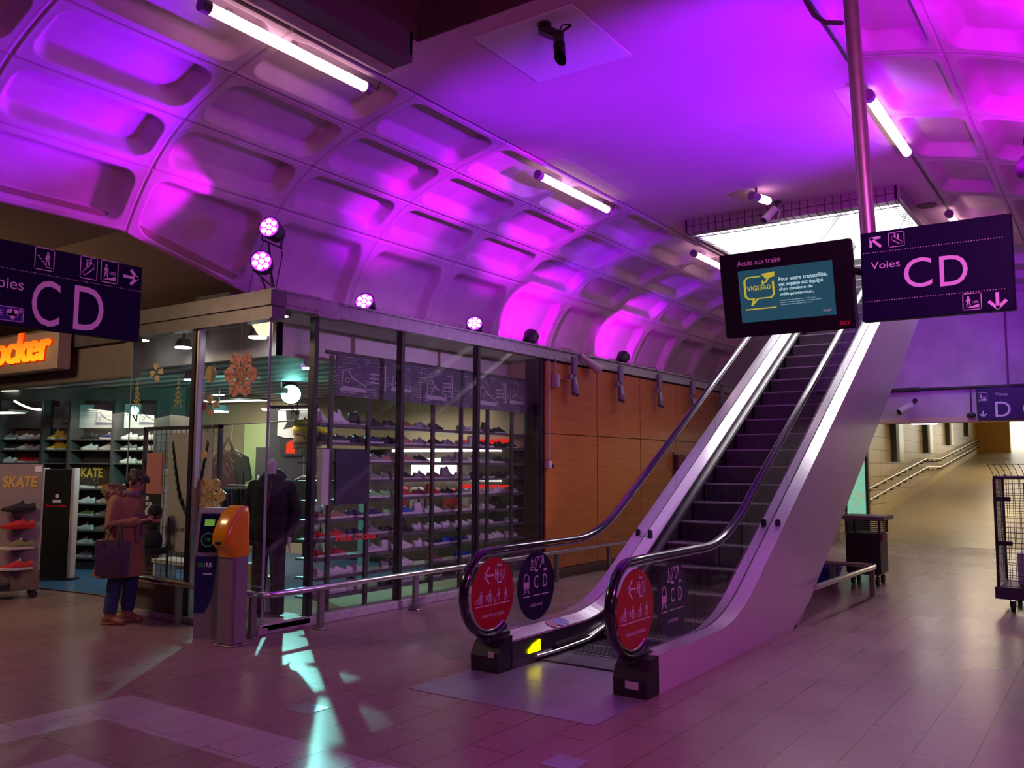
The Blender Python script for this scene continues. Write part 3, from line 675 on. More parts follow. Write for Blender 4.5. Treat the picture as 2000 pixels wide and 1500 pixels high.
# banners along the top of the rack
def banner_mat():
    m = bpy.data.materials.new('printed_banner'); m.use_nodes = True; nt = m.node_tree; N = nt.nodes; L = nt.links; b = N['Principled BSDF']
    g = N.new('ShaderNodeTexCoord'); br = N.new('ShaderNodeTexBrick'); mp = N.new('ShaderNodeMapping'); L.new(g.outputs['Object'], mp.inputs[0])
    mp.inputs['Rotation'].default_value = (0, PI/2, 0); mp.inputs['Scale'].default_value = (1,1,1)
    s = N.new('ShaderNodeSeparateXYZ'); L.new(g.outputs['Object'], s.inputs[0]); c = N.new('ShaderNodeCombineXYZ'); L.new(s.outputs[1], c.inputs[0]); L.new(s.outputs[2], c.inputs[1])
    n = N.new('ShaderNodeTexNoise'); n.inputs['Scale'].default_value = 5; L.new(c.outputs[0], n.inputs['Vector'])
    L.new(c.outputs[0], br.inputs['Vector']); br.inputs['Scale'].default_value = 1; br.inputs['Brick Width'].default_value = 0.13; br.inputs['Row Height'].default_value = 0.030; br.inputs['Mortar Size'].default_value = 0.010
    br.inputs['Color1'].default_value = (0.40,0.36,0.42,1); br.inputs['Color2'].default_value = (0.14,0.12,0.16,1); br.inputs['Mortar'].default_value = (0.09,0.075,0.11,1)
    mr = N.new('ShaderNodeMapRange'); L.new(n.outputs['Fac'], mr.inputs[0]); mr.inputs[1].default_value = 0.47; mr.inputs[2].default_value = 0.53
    mx = N.new('ShaderNodeMix'); mx.data_type = 'RGBA'; L.new(mr.outputs[0], mx.inputs['Factor']); mx.inputs['A'].default_value = (0.09,0.075,0.11,1); L.new(br.outputs['Color'], mx.inputs['B'])
    L.new(mx.outputs['Result'], b.inputs['Base Color']); b.inputs['Roughness'].default_value = 0.6; return m
bm2 = banner_mat(); printm = mat('banner_print', (0.42, 0.38, 0.44), 0.6)
def shoe_glyph():
    g = G(); g.poly([(0,0.0),(0.0,0.10),(0.12,0.16),(0.62,0.14),(0.98,0.10),(1.0,0.0)])
    g.stroke([(0.05,0.16),(0.08,0.62),(0.30,0.66),(0.42,0.42),(0.72,0.30),(0.96,0.22),(0.99,0.1)], 0.035)
    for k in range(4): g.stroke([(0.34+k*.09, 0.56-k*.07), (0.44+k*.09, 0.48-k*.06)], 0.03)
    g.ring(0.26, 0.34, 0.08, 0.03, 10); return g
for i, (y0, y1) in enumerate(((6.63, 8.04), (8.06, 9.12), (9.14, 10.38))):
    t = thing('banner', 'dark shoe-print banner across the top of the window rack, '+('left one nearest the corner','middle one','right one by the orange wall')[i], 'banner', (RX+0.035, (y0+y1)/2, 2.34), group='banners on the window rack')
    part(B().box(RX+0.022, RX+0.034, y0, y1, 2.34, 2.79), 'panel', bm2, t)
    g = G(); W_ = y1-y0
    g.sub(shoe_glyph(), 0.06, 0.06, 0.40, 0.36)
    if W_ > 1.1: g.sub(shoe_glyph(), W_*0.62, 0.12, 0.34, 0.28)
    g.sub(shoe_glyph().move(lambda x, y: (-y*0.5, x)), W_*0.55, 0.10, 0.30, 0.30)
    for k in range(3): g.stroke([(W_*0.36, 0.18+k*.05), (W_*0.36+0.16, 0.185+k*.05)], 0.016)
    part(g.on((RX+0.034, y0, 2.34), (0,1,0), (0,0,1), (1,0,0), 0.001, 0.001), 'print', printm, t)
t = thing('display_board', 'dark blank board hanging in the left bays of the window rack', 'board', (RX+0.03, 6.8, 1.15))
part(B().bbox(RX+0.022, RX+0.05, 6.64, 7.13, 1.165, 1.76, 0.004, 1), 'panel', mat('dark_violet_board', (0.035,0.025,0.06), 0.4), t)
part(B().box(RX-0.02, RX+0.05, 6.44, 6.54, 1.165, 1.76), 'side_panel', mat('pale_board', (0.55,0.5,0.5), 0.6), t)
# red lettering decal on the side glass
g = G().text('Foot Locker', 0, 0, 0.62, 0.075, slant=0.1, bold=0.02)
o = g.on((GX-0.042, 6.42, 0.80), (0,1,0), (0,0,1), (1,0,0), 0.001, 0.001).build('glass_lettering', mat('red_vinyl', (0.60,0.01,0.01), 0.5, em=(0.6,0.0,0.0), es=0.05))
tag(o, 'small red shop-name lettering stuck on the side window', 'lettering')
# ================================================================ SHOP INTERIOR (left wall of shoes)
A0 = Vector((-13.37, 7.21, 0)); DR = Vector((0.9095, 0.4157, 0)); FN = Vector((0.4157, -0.9095, 0)); WANG = math.atan2(DR.y, DR.x)
t = thing('shoe_wall', 'dark wall shelving full of shoes at the back left of the shop', 'shelving', tuple(A0), WANG)
tealw = mat('wall_back_panel', (0.10, 0.10, 0.10), 0.6)
B().box(-3.2, -0.30, 0.02, 0.06, 0.05, 2.1).build('back_panel', mat('brown_back_panel', (0.30,0.20,0.12), 0.6), t)
B().box(-0.30, 1.62, 0.02, 0.06, 0.05, 2.1).build('back_panel', tealw, t)
for s_ in (-3.2, -2.2, -1.05, -0.30, 0.16, 0.90, 1.6): B().box(s_-0.02, s_+0.02, -0.32, 0.02, 0, 2.56).build('upright', rackm, t)
WZ = [1.96, 1.80, 1.60, 1.22, 1.00, 0.81, 0.60, 0.39, 0.19]
for z in WZ: B().box(-3.2, 1.6, -0.30, 0.02, z-0.022, z-0.004).build('shelf', shm, t)
B().box(-3.2, 1.62, -0.28, 0.02, 0, 0.12).build('plinth', dark, t)
struct(B().prism([(-16.9,5.95),(-11.75,8.06),(-11.6,8.06),(-11.6,8.2),(-16.9,8.2)], 'z', 0.0, 2.76), 'wall_shop_west', mat('shop_dark_wall', (0.12,0.10,0.09), 0.7))
wallrows = [
 ['white','grey','white','pale grey',None,None,'black','navy','white','white'],
 ['black','black','white','white',None,None,'white','white','grey','white'],
 ['white','white','red','red','black','black',None,None,'white','grey'],
 ['grey','white','white','black',None,'tan','white','yellow','white','grey'],
 ['white','black','white','grey',None,'brown','white','white','grey','white'],
 ['grey','white','black','white',None,'white','olive','white','white','black'],
 ['white','white','grey','white',None,'olive','white','white','grey','white'],
 ['black','white','white','grey',None,'grey','white','white','white','black'],
 ['white','grey','black','white',None,'black','grey','white','black','white']]
wx = [-1.27,-0.98,-0.70,-0.44,-0.2,0.02,0.42,0.72,1.08,1.38]
for r, row in enumerate(wallrows):
    for c, col in enumerate(row):
        if not col: continue
        p = A0+DR*wx[c]+FN*0.17
        shoe((p.x, p.y, WZ[r]-0.004), WANG+PI+rnd.uniform(-.1,.1), col, 'white' if col != 'black' or r % 2 else 'black',
             '%s sneaker, %s from left on the %s shelf of the shoe wall' % (col, ORD[len([q for q in row[:c] if q])], ORD[r]), 'shoes on the back left wall', detail=(c > 5))
for r in (0, 1):
    for k in range(2):
        p = A0+DR*(-0.17+0.19*k)+FN*0.17
        shoe((p.x, p.y, WZ[r]-0.004), WANG+PI+0.25, 'yellow', 'white', 'yellow ankle boot on the %s shelf of the shoe wall, %s of its pair' % (ORD[r], ('left','right')[k]), 'yellow boots on the shoe wall', 'high', s=0.95)
# posters above the shelves
def wposter(s0, s1, z0, z1, base, ink, label):
    o_ = A0+DR*((s0+s1)/2)+FN*0.10; t = thing('wall_poster', label, 'poster', (o_.x, o_.y, z0), WANG, 'posters above the shoe wall')
    w_ = s1-s0; B().box(-w_/2, w_/2, -0.01, 0.01, 0, z1-z0).build('panel', base, t)
    g = G(); g.sub(shoe_glyph(), -w_*0.12, 0.05, min(w_, 1)*0.42, (z1-z0)*0.8)
    for k in range(3): g.stroke([(-w_*0.42, (z1-z0)*0.75-k*0.035), (-w_*0.42+w_*0.35, (z1-z0)*0.77-k*0.035)], 0.012)
    g.on((0,-0.01,0), (1,0,0), (0,0,1), (0,-1,0), 0.001, 0.001).build('print', ink, t)
pw = mat('poster_white', (0.55,0.60,0.60), 0.5); pi_ = mat('poster_ink', (0.16,0.18,0.26), 0.6)
wposter(-3.1, -0.33, 2.13, 2.42, mat('poster_dark', (0.10,0.10,0.10), 0.6), mat('poster_grey_ink', (0.28,0.28,0.28), 0.6), 'long dark grey poster with shoe outlines at the far left')
wposter(-0.28, 0.14, 2.13, 2.47, pw, pi_, 'narrow teal-lit poster above the yellow boots')
wposter(0.18, 0.88, 2.13, 2.49, pw, pi_, 'wide teal-lit poster with drawn shoes')
wposter(0.94, 1.60, 2.13, 2.50, pw, pi_, 'brightest teal-lit poster behind the front glass')
o_ = A0+DR*0.53+FN*0.2; t = thing('promo_panel', 'dark star-speckled panel with gold lettering on the shoe wall', 'poster', (o_.x, o_.y, 1.26), WANG)
B().box(-0.36, 0.36, -0.01, 0.01, 0, 0.33).build('panel', mat('speckled_dark', (0.05,0.04,0.03), 0.6, noise=0.5, nscale=20), t)
g = G().text('SKATE', -0.28, 0.12, 0.16, 0.26, bold=0.03)
for k in range(40): g.disc(rnd.uniform(-.33,.33), rnd.uniform(.02,.31), rnd.uniform(.003,.008), 5)
g.on((0,-0.01,0), (1,0,0), (0,0,1), (0,-1,0), 0.001, 0.001).build('gold_print', mat('gold_print', (0.75,0.52,0.08), 0.4), t)

# wheeled display stand with protruding shoes at the left edge
SC = Vector((-10.90, 5.25, 0)); ang = math.radians(68)
t = thing('display_stand', 'grey wheeled display stand with shoes on pegs at the left edge', 'display stand', tuple(SC), ang)
grey_sp = mat('stand_grey', (0.34,0.29,0.27), 0.6, noise=0.1)
B().bbox(-0.24, 0.24, -0.12, 0.12, 0.13, 1.58, 0.006, 1).build('panel', grey_sp, t)
B().bbox(-0.25, 0.25, -0.22, 0.16, 0.10, 0.34, 0.008, 1).build('base', mat('stand_base', (0.16,0.13,0.09), 0.6, noise=0.3, nscale=20), t)
g = G().text('SKATE', -0.18, 1.30, 0.18, 1.44, bold=0.035, slant=0.1)
g.on((0,-0.12,0), (1,0,0), (0,0,1), (0,-1,0), 0.001, 0.004).build('gold_lettering', mat('gold_print'), t)
G().poly([(0.15,1.49),(0.22,1.49),(0.22,1.56),(0.15,1.56)]).on((0,-0.12,0), (1,0,0), (0,0,1), (0,-1,0), 0.001, 0.001).build('white_tag', white, t)
for z in (1.02, 0.82, 0.58, 0.34):
    B().prism([(-0.08, z), (0.08, z), (0.0, z-0.09)], 'y', -0.24, -0.12).build('peg', black, t)
for sx in (-0.2, 0.2):
    for sy in (-0.16, 0.10):
        B().cyl((sx, sy-0.015, 0.045), (sx, sy+0.015, 0.045), 0.045).cyl((sx, sy, 0.05), (sx, sy, 0.11), 0.012).build('castor', black, t)
for z, col, so in ((1.02, 'black', 'black'), (0.82, 'red', 'red'), (0.58, 'olive', 'white'), (0.34, 'red', 'white')):
    q = Matrix.Rotation(ang, 3, 'Z') @ Vector((0.0, -0.21, z))
    shoe((SC.x+q.x, SC.y+q.y, z), ang+PI+0.1, col, so, '%s sneaker with %s sole on the %s peg of the wheeled stand' % (col, so, {1.02:'top',0.82:'second',0.58:'third',0.34:'bottom'}[z]), 'shoes on the wheeled stand', s=1.25)
shoe((SC.x+0.1, SC.y-0.27, 0.125), ang+PI, 'black', 'black', 'black sneaker on the base of the wheeled stand', 'shoes on the wheeled stand', s=1.2)
# security gates
for i, (x, y) in enumerate(((-12.05, 6.35), (-10.55, 6.75), (-12.75, 6.05))):
    t = thing('security_gate', 'black anti-theft gate with pale edges, '+('right of the wheeled stand','behind the woman in the coat','cut by the left edge of the picture')[i], 'security gate', (x, y, 0.012), math.radians(28), 'anti-theft gates')
    B().bbox(-0.20, 0.20, -0.05, 0.05, 0.0, 1.50, 0.006, 1).build('panel', black, t)
    for sx in (-0.225, 0.225): B().bbox(sx-0.025, sx+0.025, -0.06, 0.06, 0.0, 1.51, 0.006, 1).build('edge', mat('gate_edge', (0.55,0.48,0.44), 0.5), t)
    B().bbox(-0.26, 0.30, -0.09, 0.09, 0.0, 0.03, 0.006, 1).build('foot', black, t)
    g = G().text('Foot Locker', -0.15, 0.98, 0.15, 1.02, bold=0.03)
    g.on((0,-0.05,0), (1,0,0), (0,0,1), (0,-1,0), 0.001, 0.001).build('red_lettering', mat('red_vinyl'), t)
    G().disc(0, 1.13, 0.03).stroke([(-0.05,1.06),(0.05,1.06)], 0.04).on((0,-0.05,0), (1,0,0), (0,0,1), (0,-1,0), 0.001, 0.001).build('emblem', white, t)

# back wall goods: shirts, jackets, shelves
def garment(x, y, z, w, h, d, col, label, group, rz=0, name='hanging_shirt'):
    t = thing(name, label, 'clothing', (x, y, z), rz, group)
    prof_ = [(-0.12,0),(-0.5,-0.10),(-0.62,-0.42),(-0.46,-0.46),(-0.40,-0.28),(-0.42,-1.0),(0.42,-1.0),(0.40,-0.28),(0.46,-0.46),(0.62,-0.42),(0.5,-0.10),(0.12,0)]
    b = B().prism([(p[0]*w, p[1]*h) for p in prof_], 'y', -d/2, d/2)
    me = b.build('fabric', mat('cloth_'+'_'.join('%02d' % int(c*99) for c in col), col, 0.9, noise=0.2, nscale=12), t)
    B().tube([(-0.16*w-.05, 0, -0.02), (0, 0, 0.05), (0.16*w+.05, 0, -0.02)], 0.006, 5).tube([(0,0,0.05),(0,0,max(0.10, 2.30-z))], 0.005, 5).build('hanger', steel, t); return t
def at(px, py, Y):
    d = (px-1000, py-750, 1700.0); w_ = [_x[i]*1 for i in range(3)]
    r = (sum(_x[i]*d[i] for i in range(3)), sum(_y[i]*d[i] for i in range(3)), sum(_up[i]*d[i] for i in range(3)))
    k = Y/r[1]; return Vector((r[0]*k, Y, 1.6+r[2]*k))
k_ = 0
for px, py, w_, h_, col, lb in ((566, 905, .62, .75, (0.05,0.05,0.07), 'dark tee hanging at the top, left of the lilac shirt'), (590, 880, .6, .75, (0.22,0.14,0.42), 'lilac shirt hanging above the mannequin shoulder'),
     (452, 880, .62, 1.2, (0.02,0.022,0.02), 'long black coat hanging by the corner snowflake'), (430, 905, .55, 1.1, (0.05,0.012,0.02), 'burgundy coat hanging behind the grid panel'),
     (606, 930, .5, 1.0, (0.10,0.07,0.05), 'brown jacket hanging right of the mannequin'), (592, 935, .5, 1.0, (0.02,0.02,0.02), 'black jacket hanging right of the mannequin')):
    p = at(px, py, 10.2-0.15*k_); garment(p.x, p.y, p.z, w_, h_, 0.10, col, lb, 'clothes along the back wall', rz=0.5); k_ += 1
# rail of dark clothes
p0 = at(455, 960, 8.3); t = thing('garment_rail', 'chrome rail of dark trousers behind the yellow dispenser', 'clothes rail', (p0.x, p0.y, 0.012))
part(B().tube([(p0.x-0.1, p0.y, 0.02), (p0.x-0.1, p0.y, 1.28), (p0.x+1.0, p0.y+0.1, 1.28), (p0.x+1.0, p0.y+0.1, 0.02)], 0.014), 'frame', steel, t)
for k in range(11):
    col = ((0.015,0.015,0.018), (0.02,0.03,0.08), (0.05,0.05,0.05), (0.01,0.02,0.02))[k % 4]
    b = B().bbox(-0.03, 0.03, -0.18, 0.18, -0.82, 0.0, 0.02, 1)
    o = b.build('hanging_trousers', mat('cloth_t%d' % (k % 4), col, 0.9, noise=0.25), None); o.location = (p0.x+0.0+k*0.09, p0.y+0.01*k, 1.25)
    tag(o, 'dark trousers on the chrome rail, %s from the left' % ORD[k], 'clothing', 'trousers on the rail')
# graphic shirts panel
p = at(572, 832, 9.9); t = thing('graphic_shirt_display', 'white shirt print with black mask-like shape and red crest on dark wall', 'clothing', tuple(p), 0.5)
B().box(-0.42, 0.42, 0.03, 0.05, -1.3, 0.35).build('board', mat('dark_board', (0.04,0.04,0.05), 0.7), t)
B().prism([(-0.26,0.26),(0.26,0.26),(0.26,-0.16),(0.12,-0.20),(-0.12,-0.20),(-0.26,-0.16)], 'y', -0.02, 0.03).build('white_print', white, t)
g = G().poly([(-0.12,0.26),(0.12,0.26),(0.10,0.05),(0.16,-0.06),(0,-0.02),(-0.16,-0.06),(-0.10,0.05)]).poly([(-0.22,-0.22),(0.22,-0.22),(0.18,-0.50),(-0.18,-0.50)])
g.on((0,-0.02,0), (1,0,0), (0,0,1), (0,-1,0), 0.001, 0.002).build('black_shape', black, t)
G().disc(0, -0.33, 0.09).on((0,-0.025,0), (1,0,0), (0,0,1), (0,-1,0), 0.001, 0.002).build('red_crest', mat('crest_red', (0.6,0.02,0.03), 0.6, em=(0.7,0.02,0.03), es=0.2), t)
for i, (px, py) in enumerate(((600, 842), (600, 868), (625, 845))):
    p = at(px, py, 9.0); shoe((p.x, p.y, p.z-0.05), 0.5, 'yellow' if i != 1 else 'tan', 'tan', 'tan boot standing high on the shop wall, '+('upper','lower','right-hand')[i]+' one', 'boots behind the mannequin', 'high', s=1.5)
t = thing('boot_shelf', 'short dark shelf bracket carrying the tan boots on the shop wall', 'shelf', tuple(at(606, 880, 9.1)))
pb = at(600, 868, 9.0); pa = at(600, 842, 9.0); pc = at(625, 845, 9.0)
for q_ in (pa, pb, pc): part(B().box(q_.x-0.22, q_.x+0.22, q_.y-0.09, q_.y+1.7, q_.z-0.065, q_.z-0.052), 'board', rackm, t)
t = thing('clothes_rail', 'dark rail high on the back wall carrying shirts and coats', 'clothes rail', (-12.6, 9.9, 2.2))
part(B().tube([(-15.4,10.3,2.30),(-15.4,10.3,2.75)], 0.012, 6).tube([(-15.4,10.3,2.30),(-10.5,9.5,2.30)], 0.012, 6).tube([(-10.5,9.5,2.30),(-10.5,9.5,2.75)], 0.012, 6), 'rail', rackm, t)
# wall boards
p = at(508, 935, 10.4); t = thing('notice_board', 'pale green board with grey notice panels reading NEW', 'board', (p.x, 10.55, 0.9), 0.2)
B().box(-0.55, 0.55, 0, 0.03, 0, 1.45).build('board', mat('pale_green_board', (0.50,0.62,0.30), 0.6), t)
B().box(-0.25, 0.45, -0.02, 0, 0.05, 1.0).build('grey_panel', mat('panel_dark_grey', (0.10,0.10,0.10), 0.6), t)
G().text('NEW', -0.2, 0.38, 0.2, 0.5, bold=0.03).stroke([(-.2,.30),(.3,.30)], .03).on((0,-0.02,0), (1,0,0), (0,0,1), (0,-1,0), 0.001, 0.002).build('print', white, t)
p = at(482, 893, 10.4); t = thing('extinguisher_sign', 'small red and white fire extinguisher sign on cream wall', 'sign', (p.x, 10.66, p.z), 0.0)
B().box(-0.10, 0.10, 0, 0.02, -0.18, 0.18).build('panel', mat('sign_red', (0.75,0.05,0.02), 0.5, em=(0.8,0.05,0.02), es=0.15), t)
G().poly([(-.03,-.12),(.03,-.12),(.03,.04),(-.03,.04)]).stroke([(0,.04),(.05,.09)], .02).on((0,0,0), (1,0,0), (0,0,1), (0,-1,0), 0.001, 0.002).build('symbol', white, t)
p = at(567, 872+4, 9.4); t = thing('price_sign', 'small glowing red price sign on the shop wall', 'sign', tuple(p), 0.5)
B().cyl((0,0.01,0.08),(0,0.01,max(0.1,2.76-p.z)),0.004,n=6).build('stem', rackm, t)
B().box(-0.07, 0.07, 0, 0.02, -0.08, 0.08).build('panel', emis('red_glow', (1.0,0.06,0.02), 1.2), t)
# lit shelving seen through the right-hand part of the rack
t = thing('lit_shelf_wall', 'brightly lit white shelf bays with a red strip, seen through the window rack', 'shelving', (-8.9, 10.35, 0))
part(B().box(-11.2, -7.95, 10.5, 10.6, 0.1, 1.85).box(-7.9,-6.8,10.40,10.415,0.1,1.85), 'back_panel', mat('dark_stock_back', (0.07,0.05,0.045), 0.7, noise=0.5, nscale=6), t)
for z in (1.82, 1.38): part(B().box(-9.6, -7.45, 10.38, 10.41, z-0.02, z+0.02), 'light_strip', emis('shelf_glow', (1.0,0.93,0.82), 7), t)
part(B().box(-9.2, -8.3, 10.40, 10.42, 1.38, 1.70), 'lit_panel', emis('panel_glow', (1.0,0.93,0.85), 2.6), t)
for z in (1.95, 1.28): part(B().box(-8.25, -7.3, 10.38, 10.40, z-0.06, z+0.03), 'red_strip', emis('strip_red', (1.0,0.03,0.02), 0.8), t)
for k in range(6):
    part(B().bbox(-9.4+0.33*k, -9.2+0.33*k, 10.2, 10.36, 0.9, 1.25, 0.03, 1), 'folded_stock', mat('stock%d' % (k % 3), ((0.5,0.05,0.05),(0.45,0.40,0.35),(0.15,0.12,0.12))[k % 3], 0.8), t)
# grid screen with cap display in the front window
q0 = Vector((-8.02, 5.92, 0))
t = thing('grid_screen', 'dark framed grid screen with white feather poster in the front window', 'display screen', (-8.72, 5.95, 0.012))
part(B().box(-9.44, -9.40, 5.93, 5.97, 0.1, 2.02).box(-8.04, -8.0, 5.93, 5.97, 0.1, 2.02).box(-9.44, -8.0, 5.93, 5.97, 1.98, 2.02).box(-9.44, -8.0, 5.93, 5.97, 0.1, 0.14), 'frame', rackm, t)
b = B()
for k in range(15): b.box(-9.4+k*0.096, -9.395+k*0.096, 5.945, 5.95, 0.14, 1.98)
for k in range(19): b.box(-9.4, -8.04, 5.945, 5.95, 0.2+k*0.096, 0.204+k*0.096)
part(b, 'wire_grid', rackm, t)
part(B().box(-8.92, -8.12, 5.925, 5.935, 0.62, 1.94), 'poster', mat('poster_offwhite', (0.50,0.46,0.47), 0.6), t)
g = G()
for sg in (-1, 1):
    for k in range(9):
        a = k/9; g.poly([(sg*(0.02+0.30*a**0.7), 0.55+0.9*a), (sg*(0.02+0.30*a**0.7)+sg*0.015, 0.46+0.9*a), (sg*(0.14+0.24*a**0.6), 0.62+0.88*a), (sg*(0.10+0.24*a**0.6), 0.70+0.86*a)])
g.stroke([(0,0.55),(0.0,0.75)], 0.05); g.text('THE ART', -0.28, 0.26, 0.28, 0.31)
g.move(lambda x, y: (x*0.95, y*0.85))
part(g.on((-8.52, 5.925, 0.62), (1,0,0), (0,0,1), (0,-1,0), 0.001, 0.001), 'feather_print', mat('feather_green', (0.03,0.06,0.05), 0.7), t)
part(B().box(-9.3, -9.0, 5.90, 5.92, 1.25, 1.72).box(-8.98, -8.96, 5.90, 5.92, 1.6, 1.7), 'red_list', mat('pink_list', (0.55,0.22,0.22), 0.6), t)
def cap(x, y, z, rz, c1, c2, label):
    t = thing('cap', label, 'cap', (x, y, z), rz, 'caps in the front window'); rings = []
    for j in range(7):
        a = j/6*PI/2; rings.append([(0.095*math.cos(a)*math.cos(2*PI*i/16), 0.085*math.cos(a)*math.sin(2*PI*i/16)+0, 0.12*math.sin(a)) for i in range(16)])
    b = B().loft(rings); b.build('crown', c1, t)
    b = B(); b.prism([(-0.10+0.0, -0.075), (-0.19, -0.055), (-0.205, 0), (-0.19, 0.055), (-0.10, 0.075), (-0.05,0)], 'z', -0.005, 0.006); b.build('brim', c1, t)
    B().sph((0.035,0,0.03), 0.066,0.088,0.093).build('rear_panel', c2, t)
cap(-8.86, 5.72, 1.03, 0.15, mat('cap_grey', (0.55,0.55,0.58), 0.8), mat('cap_black', (0.02,0.02,0.02), 0.8), 'grey and black cap with flat brim on a clear stand')
t = thing('beanie', 'black bobble beanie stacked below the grey cap', 'hat', (-8.88, 5.74, 0.62))
part(B().sph((-8.88,5.74,0.74), 0.11, 0.11, 0.13).sph((-8.88,5.74,0.90), 0.05), 'knit', mat('black_knit', (0.015,0.02,0.02), 0.95, bump=0.5), t)
part(B().cyl((-8.88,5.74,0.60), (-8.88,5.74,0.66), 0.16, n=20), 'brim', mat('black_knit'), t)
t = thing('cap_stand', 'slim metal stand holding the caps in the window', 'stand', (-8.88, 5.78, 0.012))
part(B().cyl((-8.76,5.86,0.012), (-8.76,5.86,1.0), 0.012).box(-9.05,-8.6,5.65,5.86,0.012,0.03).cyl((-9.0,5.73,1.01),(-8.72,5.73,1.01),0.008).cyl((-9.05,5.74,0.60),(-8.72,5.74,0.60),0.012), 'frame', rackm, t)
t = thing('low_bench', 'low white bench shelf behind the front glass', 'bench', (-8.9, 6.3, 0.012))
part(B().box(-9.6, -8.3, 6.2, 6.5, 0.42, 0.46), 'top', whitep, t)
for x in (-9.55, -8.35): part(B().box(x-.03, x+.03, 6.22, 6.48, 0.012, 0.42), 'leg', whitep, t)

# snowflakes and wooden trees on the front glass
woodl = mat('gold_plywood', (0.90,0.62,0.22), 0.5, noise=0.2, nscale=40)
def flake(px, py, r, kind, label, y=5.42, stretch=1.0, m=woodl):
    p = at(px, py, y); t = thing('snowflake_ornament', label, 'ornament', tuple(p), 0.35, 'snowflakes in the front window')
    g = G()
    if kind == 'full':
        for k in range(6):
            a = k*PI/3; c, s_ = math.cos(a), math.sin(a); q = G()
            q.stroke([(0.1,0),(1,0)], 0.16)
            for x_ in (0.42, 0.68, 0.9):
                L = (0.46, 0.34, 0.2)[(0.42,0.68,0.9).index(x_)]
                q.stroke([(x_,0),(x_+L*.6,L*.75)], 0.15).stroke([(x_,0),(x_+L*.6,-L*.75)], 0.15)
            q.poly([(0.12,0),(0.3,0.17),(0.5,0),(0.3,-0.17)]); q.move(lambda x, y, c=c, s_=s_: (x*c-y*s_, x*s_+y*c)); g.p += q.p
        g.ring(0, 0, 0.24, 0.14, 12)
    elif kind == 'petal':
        for k in range(4):
            a = k*PI/2+0.15; c, s_ = math.cos(a), math.sin(a)
            q = G().poly([(0.22,0),(0.45,0.26),(0.95,0.30),(0.82,0.0),(0.95,-0.30),(0.45,-0.26)]); q.move(lambda x, y, c=c, s_=s_: (x*c-y*s_, x*s_+y*c)); g.p += q.p
    elif kind == 'diamond':
        for k in range(4):
            a = k*PI/2; c, s_ = math.cos(a), math.sin(a)
            q = G().stroke([(0.1,0),(0.5,0.36),(0.98,0),(0.5,-0.36),(0.1,0)], 0.14); q.move(lambda x, y, c=c, s_=s_: (x*c-y*s_, x*s_+y*c)); g.p += q.p
    elif kind == 'ball': g.disc(0,0,1,18)
    g.move(lambda x, y: (x*r, y*r*stretch)); g.on((0,0,0), (1,0,0), (0,0,1), (0,-1,0), 0, 0.018).build('cutout', m, t)
    B().tube([(0,-0.009,r*0.7*stretch), (0,-0.009,(2.99 if y < 5.5 else (3.12 if y < 6.15 else 2.76))-p.z)], 0.0012, 4).build('thread', white, t)
flake(471, 732, 0.165, 'full', 'largest golden plywood snowflake near the glass corner', stretch=1.3)
flake(411, 968, 0.17, 'full', 'golden plywood snowflake above the ticket validators', stretch=1.05, y=5.60)
flake(307, 728, 0.085, 'petal', 'small four-petal wooden snowflake, leftmost in the window', stretch=1.3, y=5.6)
flake(412, 792, 0.11, 'petal', 'copper-outlined four-petal snowflake below the big one', stretch=1.1, y=5.6)
flake(445, 893, 0.17, 'diamond', 'openwork snowflake of four diamonds above the clothes', stretch=1.3, y=6.4, m=mat('pale_gold', (0.65,0.50,0.28), 0.35))
flake(413, 731, 0.06, 'ball', 'small round wooden disc hanging left of the big snowflake', stretch=1.5, y=5.7)
flake(397, 887, 0.05, 'ball', 'small yellow ball ornament before the feather poster', y=5.7)
for px, nm in ((268, 'left'), (348, 'right')):
    p = at(px, 768, 5.49); t = thing('tree_decal', 'thin gold fir tree decal on the front glass, %s one' % nm, 'decal', tuple(p), 0, 'fir tree decals')
    g = G().stroke([(0,-0.16),(0,0.16)], 0.012)
    for k in range(5): zz = 0.13-k*0.05; L = 0.02+0.012*k; g.stroke([(0,zz),(-L,zz-L*1.2)], 0.012).stroke([(0,zz),(L,zz-L*1.2)], 0.012)
    g.on((0,0,0), (1,0,0), (0,0,1), (0,-1,0), 0, 0.001).build('print', mat('gold_decal', (0.45,0.38,0.12), 0.5), t)

# shop ceiling lamps
def downlight(px, py, Y, r, label, e=9.0):
    p = at(px, py, Y); t = thing('downlight', label, 'ceiling lamp', tuple(p), 0, 'round lamps in the shop window')
    B().cyl((0,0,0.0), (0,0,0.09), r, r*0.7, 20).build('can', mat('lamp_grey', (0.4,0.4,0.42), 0.4), t)
    B().cyl((0,0,0.09), (0,0,(3.12 if Y < 6.15 else 2.76)-p.z), 0.012, n=8).build('stem', alu, t)
    B().cyl((0,0,-0.012), (0,0,0.0), r*0.93, n=20).build('lens', emis('downlight_glow', (0.95,0.93,1.0), 14.0), t)
downlight(358, 678, 5.9, 0.095, 'round white downlight left of the black mullion')
downlight(503, 658, 5.9, 0.10, 'brightest round white downlight near the glass corner')
downlight(373, 741, 6.6, 0.09, 'small downlight hung low behind the black mullion')
downlight(606, 719, 6.6, 0.09, 'round lamp right of the corner joint')
downlight(427, 803, 8.6, 0.16, 'bright spot lamp beside the copper snowflake')
downlight(425, 770, 9.2, 0.12, 'small oval lamp above the copper snowflake')
downlight(279, 664, 5.8, 0.07, 'small lamp just right of the hanging direction sign')
